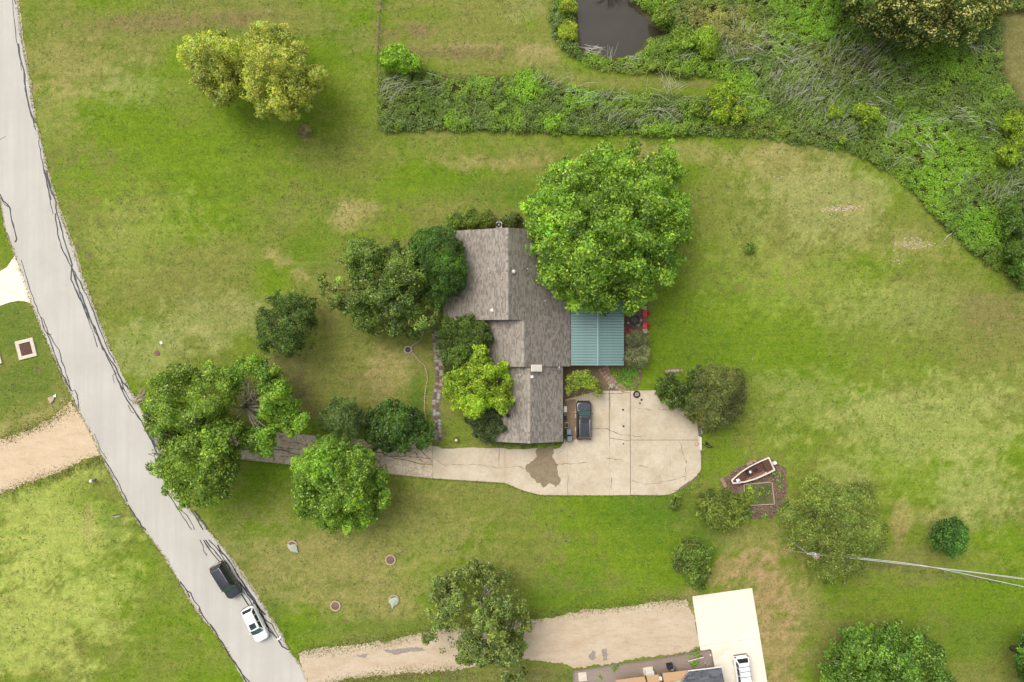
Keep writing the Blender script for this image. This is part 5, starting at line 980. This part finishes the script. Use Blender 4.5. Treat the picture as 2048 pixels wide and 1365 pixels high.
# wheelie bins and clutter by the garage wall
def bin_(px, py, label, s=1., mat=BINM):
    t = thing('wheelie_bin', (*W2(px, py), .04), label, 'bin', 'bins by the garage'); MB().box((0,0,.48*s), (.42*s,.5*s,.96*s), taper=1.0).build('body', mat, t, local=True, bevel=.02)
    MB().box((0,0,1.0*s), (.56*s,.66*s,.06)).build('lid', BLUEG, t, local=True, bevel=.02); MB().tube([(-.22*s,-.36*s,.95*s),(.22*s,-.36*s,.95*s)], .02, 6).build('handle', PLAST, t, local=True)
    for q in (-1, 1): MB().box((q*.2, -.24, .1), (.06,.2,.2)).build('wheel', RUB, t, local=True)
bin_(1138,876,'green wheelie bin nearest the south end of the garage'); bin_(1137,862,'green wheelie bin nearest the small bush by the garage')
tree('wall_bush', ell(1130,868,7,9,seed=77), 1.3, .2, (.035,.09,.02), 'small dark bush between the bins and the garage wall', 'bush', clump=.25, leaf=.12, limbs=3)
for k, (px, py, mt, d_, lab, nm, ct) in enumerate(((1130,818,WHITE,(.4,.7,.5),'white crate against the east wall of the garage','crate','crate'),(1129,808,RUST,(.35,.4,.5),'dark box north of the white crate by the garage','box','box'),(1133,850,WHITE,(.38,.6,.4),'white box with a dark top by the garage','box','box'),(1130,836,PLAST,(.35,.5,.5),'black tub between the white boxes by the garage','tub','tub'))):
    x, y = W2(px, py); o = thing(nm, (x, y, .04), lab, ct); MB().box((0,0,d_[2]/2), d_, taper=1.05).build('body', mt, o, local=True, bevel=.02); MB().box((0,0,d_[2]+.015), (d_[0]*.9,d_[1]*.9,.03)).build('lid', PLAST if k == 2 else mt, o, local=True, bevel=.01)
# air conditioner
def ac(px, py, s, label, rz=0, m1=FLASH, z=0.05):
    t = thing('air_conditioner', (*W2(px, py), z), label, 'air conditioner', rz=rz)
    MB().box((0,0,.4*s), (.8*s,.8*s,.8*s)).build('cabinet', m1, t, local=True, bevel=.03); MB().lathe((0,0,.8*s), [(.34*s,0),(.34*s,.02),(.30*s,.03)], 20).build('fan_grille', PLAST, t, local=True)
    MB().lathe((0,0,.83*s), [(.09*s,0),(.07*s,.03)], 12).build('hub', FLASH, t, local=True)
    for k in range(6): a = k*math.pi/3; MB().tube([(0,0,.845*s),(.3*s*math.cos(a),.3*s*math.sin(a),.845*s)], .008, 4).build('spoke', FLASH, t, local=True)
ac(998,452.5,1.0,'grey air conditioner against the north wall of the house')

# ------------------------------------------------------------------ neighbour's yard and half-built house at the bottom
sheet('neighbour_yard', [(1147,1342),(1240,1330),(1330,1316),(1420,1299),(1430,1345),(1440,1480),(1150,1480)], .016, YARD)
for k, (a, b_) in enumerate((((1147,1342),(1235,1329)),((1236,1329),(1330,1315)),((1331,1315),(1420,1299)),((1146,1342),(1150,1420)),((1421,1300),(1429,1340)))):
    p, q = W2(*a), W2(*b_); L = math.hypot(q[0]-p[0], q[1]-p[1]); o = MB().box(((p[0]+q[0])/2, (p[1]+q[1])/2, .08), (L-.03, .12, .16), rz=math.atan2(q[1]-p[1], q[0]-p[0])).build('landscape_timber', WOODG)
    tag(o, ['left','middle','right','short west side','short east side'][k]+' timber bordering the gravel yard of the half-built house', 'timber', 'timbers round the gravel yard')
nh = thing('half_built_house', (*W2(1340,1420), 0), 'half-built house with bare board sheathing and a charcoal shingle roof at the bottom edge', 'house')
an = R(8.6)
def P2(px, py, z): return Wp(px, py, z)
m = MB(); q = [P2(1245,1390,2.5), P2(1372,1372,2.5), P2(1385,1450,2.5), P2(1250,1470,2.5)]; m.prism([(a[0], a[1]) for a in q], 0, 2.45).build('wall', OSB, nh)
def deck(pts, z, mat, nm, th=.04): 
    m = MB(); m.prism([P2(a, b_, z)[:2] for a, b_ in pts], z-th, z); return m.build(nm, mat, nh)
deck([(1231,1361),(1291,1353),(1294,1372),(1232,1380)], 2.56, OSB, 'roof_board'); deck([(1293,1352.5),(1317,1349.5),(1320,1368),(1296,1371)], 2.57, OSB, 'roof_board'); deck([(1325,1347),(1376,1341),(1378,1358),(1328,1366)], 2.56, OSB, 'roof_board')
deck([(1295,1374),(1340,1366),(1378,1357),(1384,1352),(1340,1385),(1300,1400)], 2.60, M('pale membrane', (.5,.55,.45), .8, .2), 'underlay')
deck([(1232,1381),(1294,1373),(1320,1390),(1300,1450),(1236,1460)], 2.5, M('pale green primer', (.42,.45,.33), .8, .2), 'underlay')
for a, b_ in (((1290,1352),(1296,1372)),((1322,1347),(1326,1368))):
    p, q = Vector(P2(*a, 2.62)), Vector(P2(*b_, 2.62)); MB().tube([p, q], .07, 5).build('rafter', PLAST, nh)
MB().box((*P2(1321,1357,2.62)[:2], 2.64), (.28,.4,.14), rz=an).build('roof_vent', WHITE, nh)
# shingled hip on the right
Vv = []; F = []; C = []; rr = random.Random(3); A = Vector(P2(1376,1343,2.62)); B = Vector(P2(1443,1335,2.62)); D = (B-A).normalized(); Nn = Vector((D.y, -D.x, 0))
for i in range(44):
    t0 = i*.2; base = -max(0, 2.2*0+(t0*1.15)); x = base*1.0
    z0 = 2.62+t0*.36; Lx = (B-A).length+.012*t0
    s = -t0*1.1
    while s < Lx:
        ln = rr.uniform(.25,.7); e = min(s+ln, Lx); p0 = A+D*s+Nn*t0; p1 = A+D*(e-.012)+Nn*t0; b = len(Vv)
        Vv += [(p0.x,p0.y,z0+.03),(p1.x,p1.y,z0+.03),(p1.x+Nn.x*.21,p1.y+Nn.y*.21,z0+.075),(p0.x+Nn.x*.21,p0.y+Nn.y*.21,z0+.075)]; F.append((b,b+3,b+2,b+1)); C.append(np.array((.085,.09,.105))*rr.uniform(.6,1.35)); s = e
        if ln <= 0: break
dk = MB(); pa, pb2 = A, B; pc = B+Nn*8.8+Vector((0,0,8.8*.36)); pd = A-D*9.6+Nn*8.8+Vector((0,0,8.8*.36))
dk.add([tuple(pa), tuple(pb2), tuple(pc), tuple(pd)]+[tuple(p-Vector((0,0,.15))) for p in (pa,pb2,pc,pd)], [(3,2,1,0),(4,5,6,7),(0,1,5,4),(1,2,6,5),(2,3,7,6),(3,0,4,7)])
rf = dk.build('roof', FASCIA, nh); o = np_mesh('shingles', np.array(Vv), np.array(F)[:, ::-1], DKSH, rf, np.array(C), off=tuple(nh.location)); o['kind'] = 'stuff'
MB().prism([(A.x+.3, A.y-1.5), (B.x-.3, B.y-1.4), (pc.x-.3, pc.y), (A.x+1.5, pc.y)], 0, 2.45).build('wall', BRICK, nh)
MB().tube([A+Vector((0,.03,-.02)), B+Vector((0,.03,-.02))], .06, 6).build('gutter', WHITE, nh)
o = MB(); x, y = W2(1165,1353); o.box((0,0,.06), (1.05,1.1,.12)); t = thing('concrete_pad', (x, y, .02), 'square pale concrete pad on the gravel yard', 'slab', rz=R(6)); o.build('slab', CONCP, t, local=True, bevel=.01)
t = thing('equipment_cabinet', (*W2(1296,1342), .02), 'white cabinet on a pad beside the board sheathing', 'cabinet', rz=R(8)); MB().box((0,0,.05), (1.25,1.0,.1)).build('pad', CONCP, t, local=True); MB().box((.1,-.1,.5), (.95,.75,.85)).build('cabinet', WHITE, t, local=True, bevel=.03); MB().box((.1,-.1,.94), (1.0,.8,.04)).build('lid', WHITE, t, local=True)
t = thing('barbecue', (*W2(1340,1332), .02), 'dark grey covered barbecue in the gravel yard', 'barbecue', rz=R(8)); MB().box((-.1,.15,.4), (.75,.6,.8), taper=.85).build('cover', PLAST, t, local=True, bevel=.05); MB().lathe((.1,-.2,0), [(.3,0),(.42,.4),(.40,.6),(.25,.78),(.05,.84)], 16).build('bowl', BLUEG, t, local=True, smooth=True); MB().lathe((.15,-.15,.8), [(.14,0),(.1,.06)], 10).build('knob', CHROME, t, local=True)
for k, (a, b_) in enumerate((((1376,1322),(1407,1314)),((1378,1319),(1406,1312)))):
    p, q = W2(*a), W2(*b_); L = math.hypot(q[0]-p[0], q[1]-p[1]); o = MB().box(((p[0]+q[0])/2, (p[1]+q[1])/2, .1+.03*k), (L, .10, .04), rz=math.atan2(q[1]-p[1], q[0]-p[0])).build('board', [WHITE, RUST][k]); tag(o, ['white board lying between the weeds in the gravel yard','rusty brown board behind the white board in the gravel yard'][k], 'board')
for k, (px, py, rx, ry, lab) in enumerate(((1390,1311,14,4,'green weeds above the white board'),(1391,1327,12,5,'green weeds below the white board'),(1229,1337,8,5,'green weed at the middle of the timber border'),(1203,1356,4,3,'tiny green weed near the concrete pad'),(1390,1301,12,3,'green weeds outside the timber border'))):
    o = cover('weeds', ell(px, py, rx+3, ry+3, seed=k), 420, (.09,.19,.02), .05, .2, leaf=.13, cr=.16, label=lab, cat='weeds', clumpn=10)
for k, (px, py) in enumerate(((1410,1325),(1414,1330),(1418,1327))):
    o = link('white_rock', SM['p'][k], None, (*W2(px, py), .03), k); o.scale = (.3,.25,3); tag(o, 'small pale rock in the east corner of the gravel yard', 'rock', 'pale rocks in the gravel yard')

# ------------------------------------------------------------------ utility pole and wires
top = Vector(Wp(1616,1107,6.2)); up = thing('utility_pole', (top.x, top.y, 0), 'wooden utility pole with a rusty-topped transformer in front of the willow-like tree', 'utility pole')
MB().tube([(top.x, top.y, 0), (top.x, top.y, 6.6)], [.12, .10], 10).build('pole', BARKP, up)
tc = Vector(Wp(1633,1114,5.9)); tf = MB().lathe((tc.x, tc.y, 5.2), [(.30,0),(.32,.05),(.32,.72),(.28,.78)], 18).build('transformer', FLASH, up, smooth=False)
MB().lathe((tc.x+.05, tc.y, 5.99), [(.27,0),(.24,.05),(.06,.09)], 16).build('lid', M('rusty pink lid', (.42,.22,.17), .8, .4, 5), tf)
MB().lathe((tc.x-.15, tc.y+.15, 6.0), [(.06,0),(.07,.12),(.04,.3)], 8).build('bushing', WHITE, tf)
MB().box((top.x+.3, top.y+.0, 6.3), (1.1,.09,.1), rz=R(-6)).build('crossarm', WOODG, up)
for dx in (-.15,.1,.75): MB().lathe((top.x+dx, top.y+.02, 6.36), [(.05,0),(.07,.06),(.04,.16)], 8).build('insulator', WHITE, up)
MB().tube([(top.x, top.y, 6.1), Wp(1590,1103,3.0), Wp(1573,1100,.02)], .02, 5).build('guy_wire', WIRE, up)
MB().tube([Wp(1588,1102.5,2.0), Wp(1572,1099.5,.02)], .045, 6).build('guy_guard', YEL if False else WOODP, up)
def wire(a, b_, sag, r_, label):
    a, b_ = Vector(a), Vector(b_); P = [a.lerp(b_, k/20)-Vector((0,0,sag*4*(k/20)*(1-k/20))) for k in range(21)]
    tag(MB().tube(P, r_, 5).build('power_wire', WIRE), label, 'wire', 'wires from the utility pole')
wire((top.x+.1, top.y+.02, 6.55), Wp(2130,1168,6.6), .5, .035, 'upper power wire running right from the utility pole')
wire((top.x+.75, top.y-.05, 6.55), Wp(2130,1171,6.6), .7, .03, 'middle power wire running close under the upper one')
def wire2():
    P = [Vector((top.x+.3, top.y, 5.9))]+[Vector(Wp(a, b_, z)) for a, b_, z in ((1745,1119,5.5),(1800,1125,5.4),(1850,1132,5.3),(1900,1142,5.3),(1960,1155,5.4),(2048,1174,5.6),(2130,1192,5.8))]
    tag(MB().tube(P, .04, 5).build('power_wire', WIRE), 'lowest power wire drifting away towards the lower right edge', 'wire', 'wires from the utility pole')
wire2()

# ------------------------------------------------------------------ small things on the verges and lawns
t = thing('storm_drain', (*W2(53,698), 0), 'square concrete storm drain with a rusty grate on the grass west of the road', 'storm drain', rz=R(14))
m = MB()
for (cx, cy, dx, dy) in ((0,.98,2.3,.42),(0,-.98,2.3,.42),(.93,0,.44,1.54),(-.93,0,.44,1.54)): m.box((cx, cy, .05), (dx, dy, .2))
m.build('frame', CONCP, t, local=True, bevel=.015); MB().box((0,0,-.02), (1.42,1.54,.06)).build('pit', PLAST, t, local=True)
for k in range(11): MB().box((-.58+k*.116, 0, .08), (.06,1.3,.06)).build('bar', RUST, t, local=True)
for y in (-.62,0,.62): MB().box((0,y,.05), (1.3,.07,.05)).build('crossbar', RUST, t, local=True)
t = thing('storm_drain', (*W2(-16,714), 0), 'edge of a second pale concrete drain at the left border of the photo', 'storm drain', rz=R(14)); MB().box((0,0,.06), (2.2,2.2,.2)).build('frame', CONCP, t, local=True, bevel=.015)
x, y = W2(314,707); t = thing('manhole', (x, y, 0), 'small rusty round cover in the front lawn', 'manhole cover'); MB().lathe((0,0,0), [(.36,-.02),(.36,.03),(.3,.035)], 18).build('cover', RUST, t, local=True); MB().box((0,0,.04), (.12,.05,.02)).build('handle', RUST, t, local=True)
x, y = W2(323,686); t = thing('meter_box', (x, y, 0), 'small white square box above the rusty cover in the lawn', 'meter box'); MB().box((0,0,.04), (.34,.34,.12), rz=.5).build('box', WHITE, t, local=True, bevel=.01); MB().box((0,0,.11), (.28,.28,.02), rz=.5).build('lid', WHITE, t, local=True)
x, y = W2(296,721); t = thing('white_stone', (x, y, 0), 'tiny white stone in the lawn below the rusty cover', 'stone'); o = link('stone', SM['p'][1], t); o.scale = (.22,.2,2)
# board sign by the road, mailbox
t = thing('yard_sign', (*W2(238,1030), 0), 'small white sign on black posts in the grass west of the road', 'sign', rz=R(12))
MB().box((0,-.05,.55), (.72,.05,.55), rx=R(-30)).build('board', WHITE, t, local=True); MB().box((0,.12,.74), (.7,.1,.14)).build('header', PLAST, t, local=True)
for s in (-1,1): MB().box((.3*s,.05,.3), (.04,.04,.6)).build('post', PLAST, t, local=True)
t = thing('mailbox', (*W2(566,1268), 0), 'white mailbox on a dark post at the road edge beside the gravel drive', 'mailbox', rz=R(38))
MB().box((.45,0,.5), (.1,.1,1.0)).build('post', WOODG, t, local=True); MB().box((.1,0,.98), (.9,.08,.08)).build('arm', WOODG, t, local=True)
b_ = MB().tube([(-.42,0,1.12),(.22,0,1.12)], .13, 12).box((-.1,0,1.05), (.64,.25,.12)).build('box', WHITE, t, local=True); MB().box((-.1,.15,1.22), (.18,.02,.1)).build('flag', REDP, b_, local=True)
x, y = W2(189,960); t = thing('utility_pedestal', (x, y, 0), 'short pale utility pedestal in the grass south of the dirt drive', 'pedestal'); MB().box((0,0,.4), (.3,.3,.8)).build('post', CERAM, t, local=True, bevel=.02); MB().box((0,0,.84), (.36,.36,.1), taper=.6).build('cap', WHITE, t, local=True)
x, y = W2(103,800); t = thing('broken_slab', (x, y, 0), 'broken pinkish concrete piece in the grass near the dirt drive', 'rubble'); MB().prism([(-.4,.25),(.1,.45),(.45,.35),(.3,-.1),(-.1,-.5)], 0, .14).build('piece', M('pinkish rubble', (.5,.36,.27), .9, .3), t, local=True); MB().prism([(.25,.5),(.6,.75),(.62,.35),(.4,.3)], 0, .1).build('chip', WHITE, t, local=True)
bp_ = thing('branch_pile', (*W2(283,797), 0), 'pile of bare cut branches at the road edge beside the large oak', 'branches'); rr = random.Random(6); m = MB()
for k in range(34):
    a = R(35+rr.gauss(0, 28)); L = rr.uniform(.4,1.1); cx, cy, cz = rr.gauss(0,.3), rr.gauss(0,.28), rr.uniform(.05,.4); m.tube([(cx-L*math.cos(a), cy-L*math.sin(a), cz), (cx, cy, cz+.08), (cx+L*math.cos(a), cy+L*math.sin(a), cz)], [.03,.022,.01], 5)
m.build('branches', WOODP, bp_, local=True)
x, y = W2(913,880); t = thing('garden_ornament', (x, y, 0), 'small yellow ornament on the grass near the end of the flagstone walk', 'ornament'); MB().lathe((0,0,0), [(.03,0),(.03,.4),(.16,.42),(.2,.5),(.12,.58)], 12).build('flower_head', YEL, t, local=True); MB().lathe((0,0,0), [(.36,0),(.33,.05)], 14).build('ring', BINM, t, local=True)
# dark scuffs of mulch on the lawn
m = MB(); rr = random.Random(14)
for cx, cy, n, s in ((765,1090,9,5),(797,1088,8,5),(798,1106,10,3),(752,1104,4,3),(748,1116,3,2),(891,1104,7,4),(836,1136,3,2),(735,1154,4,3),(769,1165,6,5),(620,1231,8,3),(691,1242,8,4),(605,1124,3,2),(794,1001,10,6),(783,1012,6,5),(806,1176,2,1),(580,1178,2,1)):
    for k in range(n):
        x, y = W2(cx+rr.gauss(0, s), cy+rr.gauss(0, s*.6)); r_ = rr.uniform(.04,.14); m.prism([(x+r_*math.cos(t)*rr.uniform(.5,1.3), y+r_*math.sin(t)*rr.uniform(.4,1)) for t in [2*math.pi*i/7 for i in range(7)]], -.02, .012+.003*rr.random())
o = m.build('soil_clods', MULCH); o['kind'] = 'stuff'; tag(o, 'dark soil clods scattered over the front lawn', 'soil')
m = MB(); lit = []
for cx, cy, n, sx, sy in ((1678,419,60,18,3.5),(1700,416,25,14,3),(1822,490,50,22,5),(1830,480,18,8,6),(1793,522,8,4,3),(1560,355,8,8,3)):
    for k in range(n):
        x, y = W2(cx+rr.gauss(0, sx), cy+rr.gauss(0, sy)); r_ = rr.uniform(.05,.13); m.prism([(x+r_*math.cos(t)*rr.uniform(.6,1.4), y+r_*math.sin(t)*rr.uniform(.4,1)) for t in [2*math.pi*i/6 for i in range(6)]], -.03, .010+.003*rr.random())
o = m.build('bare_chips', WOODP); o['kind'] = 'stuff'; tag(o, 'pale stone chips scattered on the lawn near the marsh', 'chips')
# dock
t = thing('small_dock', (*W2(1115,39), 0), 'narrow white dock plank at the west shore of the pond', 'dock', rz=R(-6)); MB().box((0,0,.3), (.36,1.55,.08)).build('deck', WHITE, t, local=True, bevel=.01)
for s in (-.6,.6): MB().box((0,s,.1), (.1,.1,.6)).build('post', WOODG, t, local=True)
sheet('dock_inlet', [(1118,28),(1152,32),(1152,46),(1118,50)], -.02+.03, WATER)
# bare drowned tree in the pond
m = MB(); rr = random.Random(77); bx_, by_, _ = Wp(1216, -14, 0)
for k in range(9):
    a = R(-90+rr.gauss(0, 42)); L = rr.uniform(1.2,2.6); e = (bx_+L*math.cos(a), by_+L*math.sin(a), rr.uniform(.3,1.1)); mid = (bx_+L*.5*math.cos(a+.2), by_+L*.5*math.sin(a+.2), .5); m.tube([(bx_, by_, .2), mid, e], [.07,.045,.012], 5)
    for q in range(3): a2 = a+rr.gauss(0,.7); m.tube([mid, (mid[0]+.8*math.cos(a2), mid[1]+.8*math.sin(a2), .6)], [.03,.008], 4)
m.tube([(bx_, by_, -.8), (bx_, by_, .3)], .1, 6); tag(m.build('dead_tree', M('black wet wood', (.03,.025,.02), .8, .3)), 'black bare branches reaching over the pond from the top edge', 'dead tree')
m = MB()
for k in range(12):
    a = R(rr.choice((-10, 8, 40))+rr.gauss(0, 12)); x, y, _ = Wp(1168+rr.uniform(0,30), 100+rr.uniform(-4,12), .1); L = rr.uniform(.5,1.2); m.tube([(x-L*math.cos(a), y-L*math.sin(a), .05), (x+L*math.cos(a), y+L*math.sin(a), .2)], [.035,.012], 4)
tag(m.build('driftwood', REED), 'pale driftwood tangled at the south shore of the pond', 'driftwood')
# wire fence top left of the marsh
fn = thing('wire_fence', (*W2(762,70), 0), 'thin wire fence running up from the corner shrub', 'fence')
fp_ = [(767,-60),(766,0),(764,28),(761,60),(759,100),(757,150)]
P = [W2(*p) for p in fp_]
for z in (.3,.6,.9,1.2): MB().tube([(x, y, z) for x, y in P], .012, 4).build('wire', DKWIRE, fn)
for (x0, y0), (x1, y1) in zip(P[:-1], P[1:]):
    for t_ in (0,.5): MB().tube([(x0+(x1-x0)*t_, y0+(y1-y0)*t_, 0), (x0+(x1-x0)*t_, y0+(y1-y0)*t_, 1.3)], .035, 6).build('post', BLUEG, fn)

# small weeds, dry tufts and pale blossoms dotted through the mown grass
NOGO = [RE + LE[::-1], [(866,890),(1140,890),(1128,735),(1395,735),(1403,945),(1340,992),(1045,982),(866,958)], [(320,850),(866,885),(866,957),(320,916)], [(596,1308),(860,1262),(1372,1200),(1399,1296),(1150,1336),(620,1366)],
        [(-60,890),(60,860),(142,800),(206,910),(60,965),(-60,1010)], [(1384,1190),(1506,1175),(1545,1430),(1150,1430),(1147,1340),(1400,1300)], [(885,455),(1143,455),(1143,620),(1300,600),(1300,735),(880,735)], [(1443,915),(1575,915),(1575,1040),(1443,1040)], [(-80,530),(30,510),(68,612),(-80,640)], MARSH, [(20,670),(85,670),(85,725),(20,725)], [(985,735),(1130,735),(1130,895),(985,895)], POND]
n0 = 60000; px = rng.uniform(-20, 2070, n0); py = rng.uniform(-20, 1390, n0)
keep = fbm(px/30, py/22, 4) + .25*rng.random(n0) > .60
for q in NOGO: keep &= sdist(px, py, q) < -1
px, py = px[keep], py[keep]; n = len(px); P = np.column_stack([(px-1024)/16, (682.5-py)/16, rng.uniform(.0, .05, n)])
kind = rng.random(n); cc = np.where(kind[:, None] < .45, cols(n, (.045,.085,.012), .3), np.where(kind[:, None] < .93, cols(n, (.065,.085,.026), .25), cols(n, (.12,.13,.08), .25)))
P2_ = np.repeat(P, 3, 0) + rng.normal(0, .09, (n*3, 3))*np.array([[1, 1, .15]]); P2_[:, 2] = np.clip(P2_[:, 2], -.005, .07)
o = leaf_mesh('lawn_weeds', P2_, rng.normal(size=(n*3, 3))*.4+np.array([[0,0,1]]), rng.uniform(.06, .17, n*3), .6, np.repeat(cc, 3, 0)); o['kind'] = 'stuff'; tag(o, 'small weeds and dry tufts dotted through the mown lawns', 'weeds')
# bark chips on the mulch bed, dead leaves blown on the drive and roofs
def chips(name, poly, n, z, colr, size, label, cat, parent=None):
    poly_ = np.array(poly); x0, y0 = poly_.min(0); x1, y1 = poly_.max(0); px = rng.uniform(x0, x1, n); py = rng.uniform(y0, y1, n); k = sdist(px, py, poly) > 0; px, py = px[k], py[k]; n = len(px)
    P = np.column_stack([(px-1024)/16, (682.5-py)/16, rng.uniform(z, z+.05, n)]); o = leaf_mesh(name, P, rng.normal(size=(n, 3))*.4+np.array([[0,0,1]]), rng.uniform(.5, 1.4, n)*size, .5, np.clip(np.array(colr)*np.exp(rng.normal(0, .6, (n, 1))), 0, .6)); o.data.materials[0] = SHING
    o['kind'] = 'stuff'; return tag(o, label, cat)
chips('bark_chips', [(1446,960),(1475,937),(1530,918),(1550,926),(1571,936),(1573,984),(1558,1019),(1544,1036),(1492,1036),(1491,1012),(1545,1009),(1542,966),(1487,970),(1462,983)], 5000, .0, (.13,.085,.055), .16, 'brown bark chips covering the bed round the boat', 'bark chips')
chips('patio_litter', [(1248,605),(1296,603),(1296,735),(1250,735)], 900, .0, (.16,.11,.07), .12, 'dead leaves over the patio round the fire pit', 'leaf litter')
chips('drive_litter', [(870,895),(1010,898),(1130,892),(1130,800),(1150,800),(1150,870),(1100,900),(1390,890),(1400,920),(1380,960),(1045,975),(870,952)], 260, .045, (.17,.11,.06), .11, 'dead leaves blown over the concrete drive', 'leaf litter')
chips('drive_debris', [(320,852),(640,874),(866,888),(866,955),(600,930),(320,914)], 1500, .028, (.20,.15,.09), .13, 'broken grit and leaves over the old driveway', 'debris')
m = MB()
for pts in ([(1418,1310),(1440,1298),(1462,1294),(1470,1299),(1448,1306),(1432,1322)],[(1440,1291),(1480,1285),(1478,1289),(1444,1294)]): m.prism([W2(*p) for p in rough_line(pts, 4, 1.5, True, 5)], .05, .0555)
m.build('tan_smudge', concrete('dusty stain', (.66,.57,.43), (.74,.66,.52), .1), fresh)

cover('bed_weeds', [(1489,972),(1541,967),(1545,1006),(1492,1009)], 150, (.06,.085,.018), .12, .3, leaf=.13, cr=.16, label='low weeds covering the soil inside the timber edged bed', cat='weeds', clumpn=9)
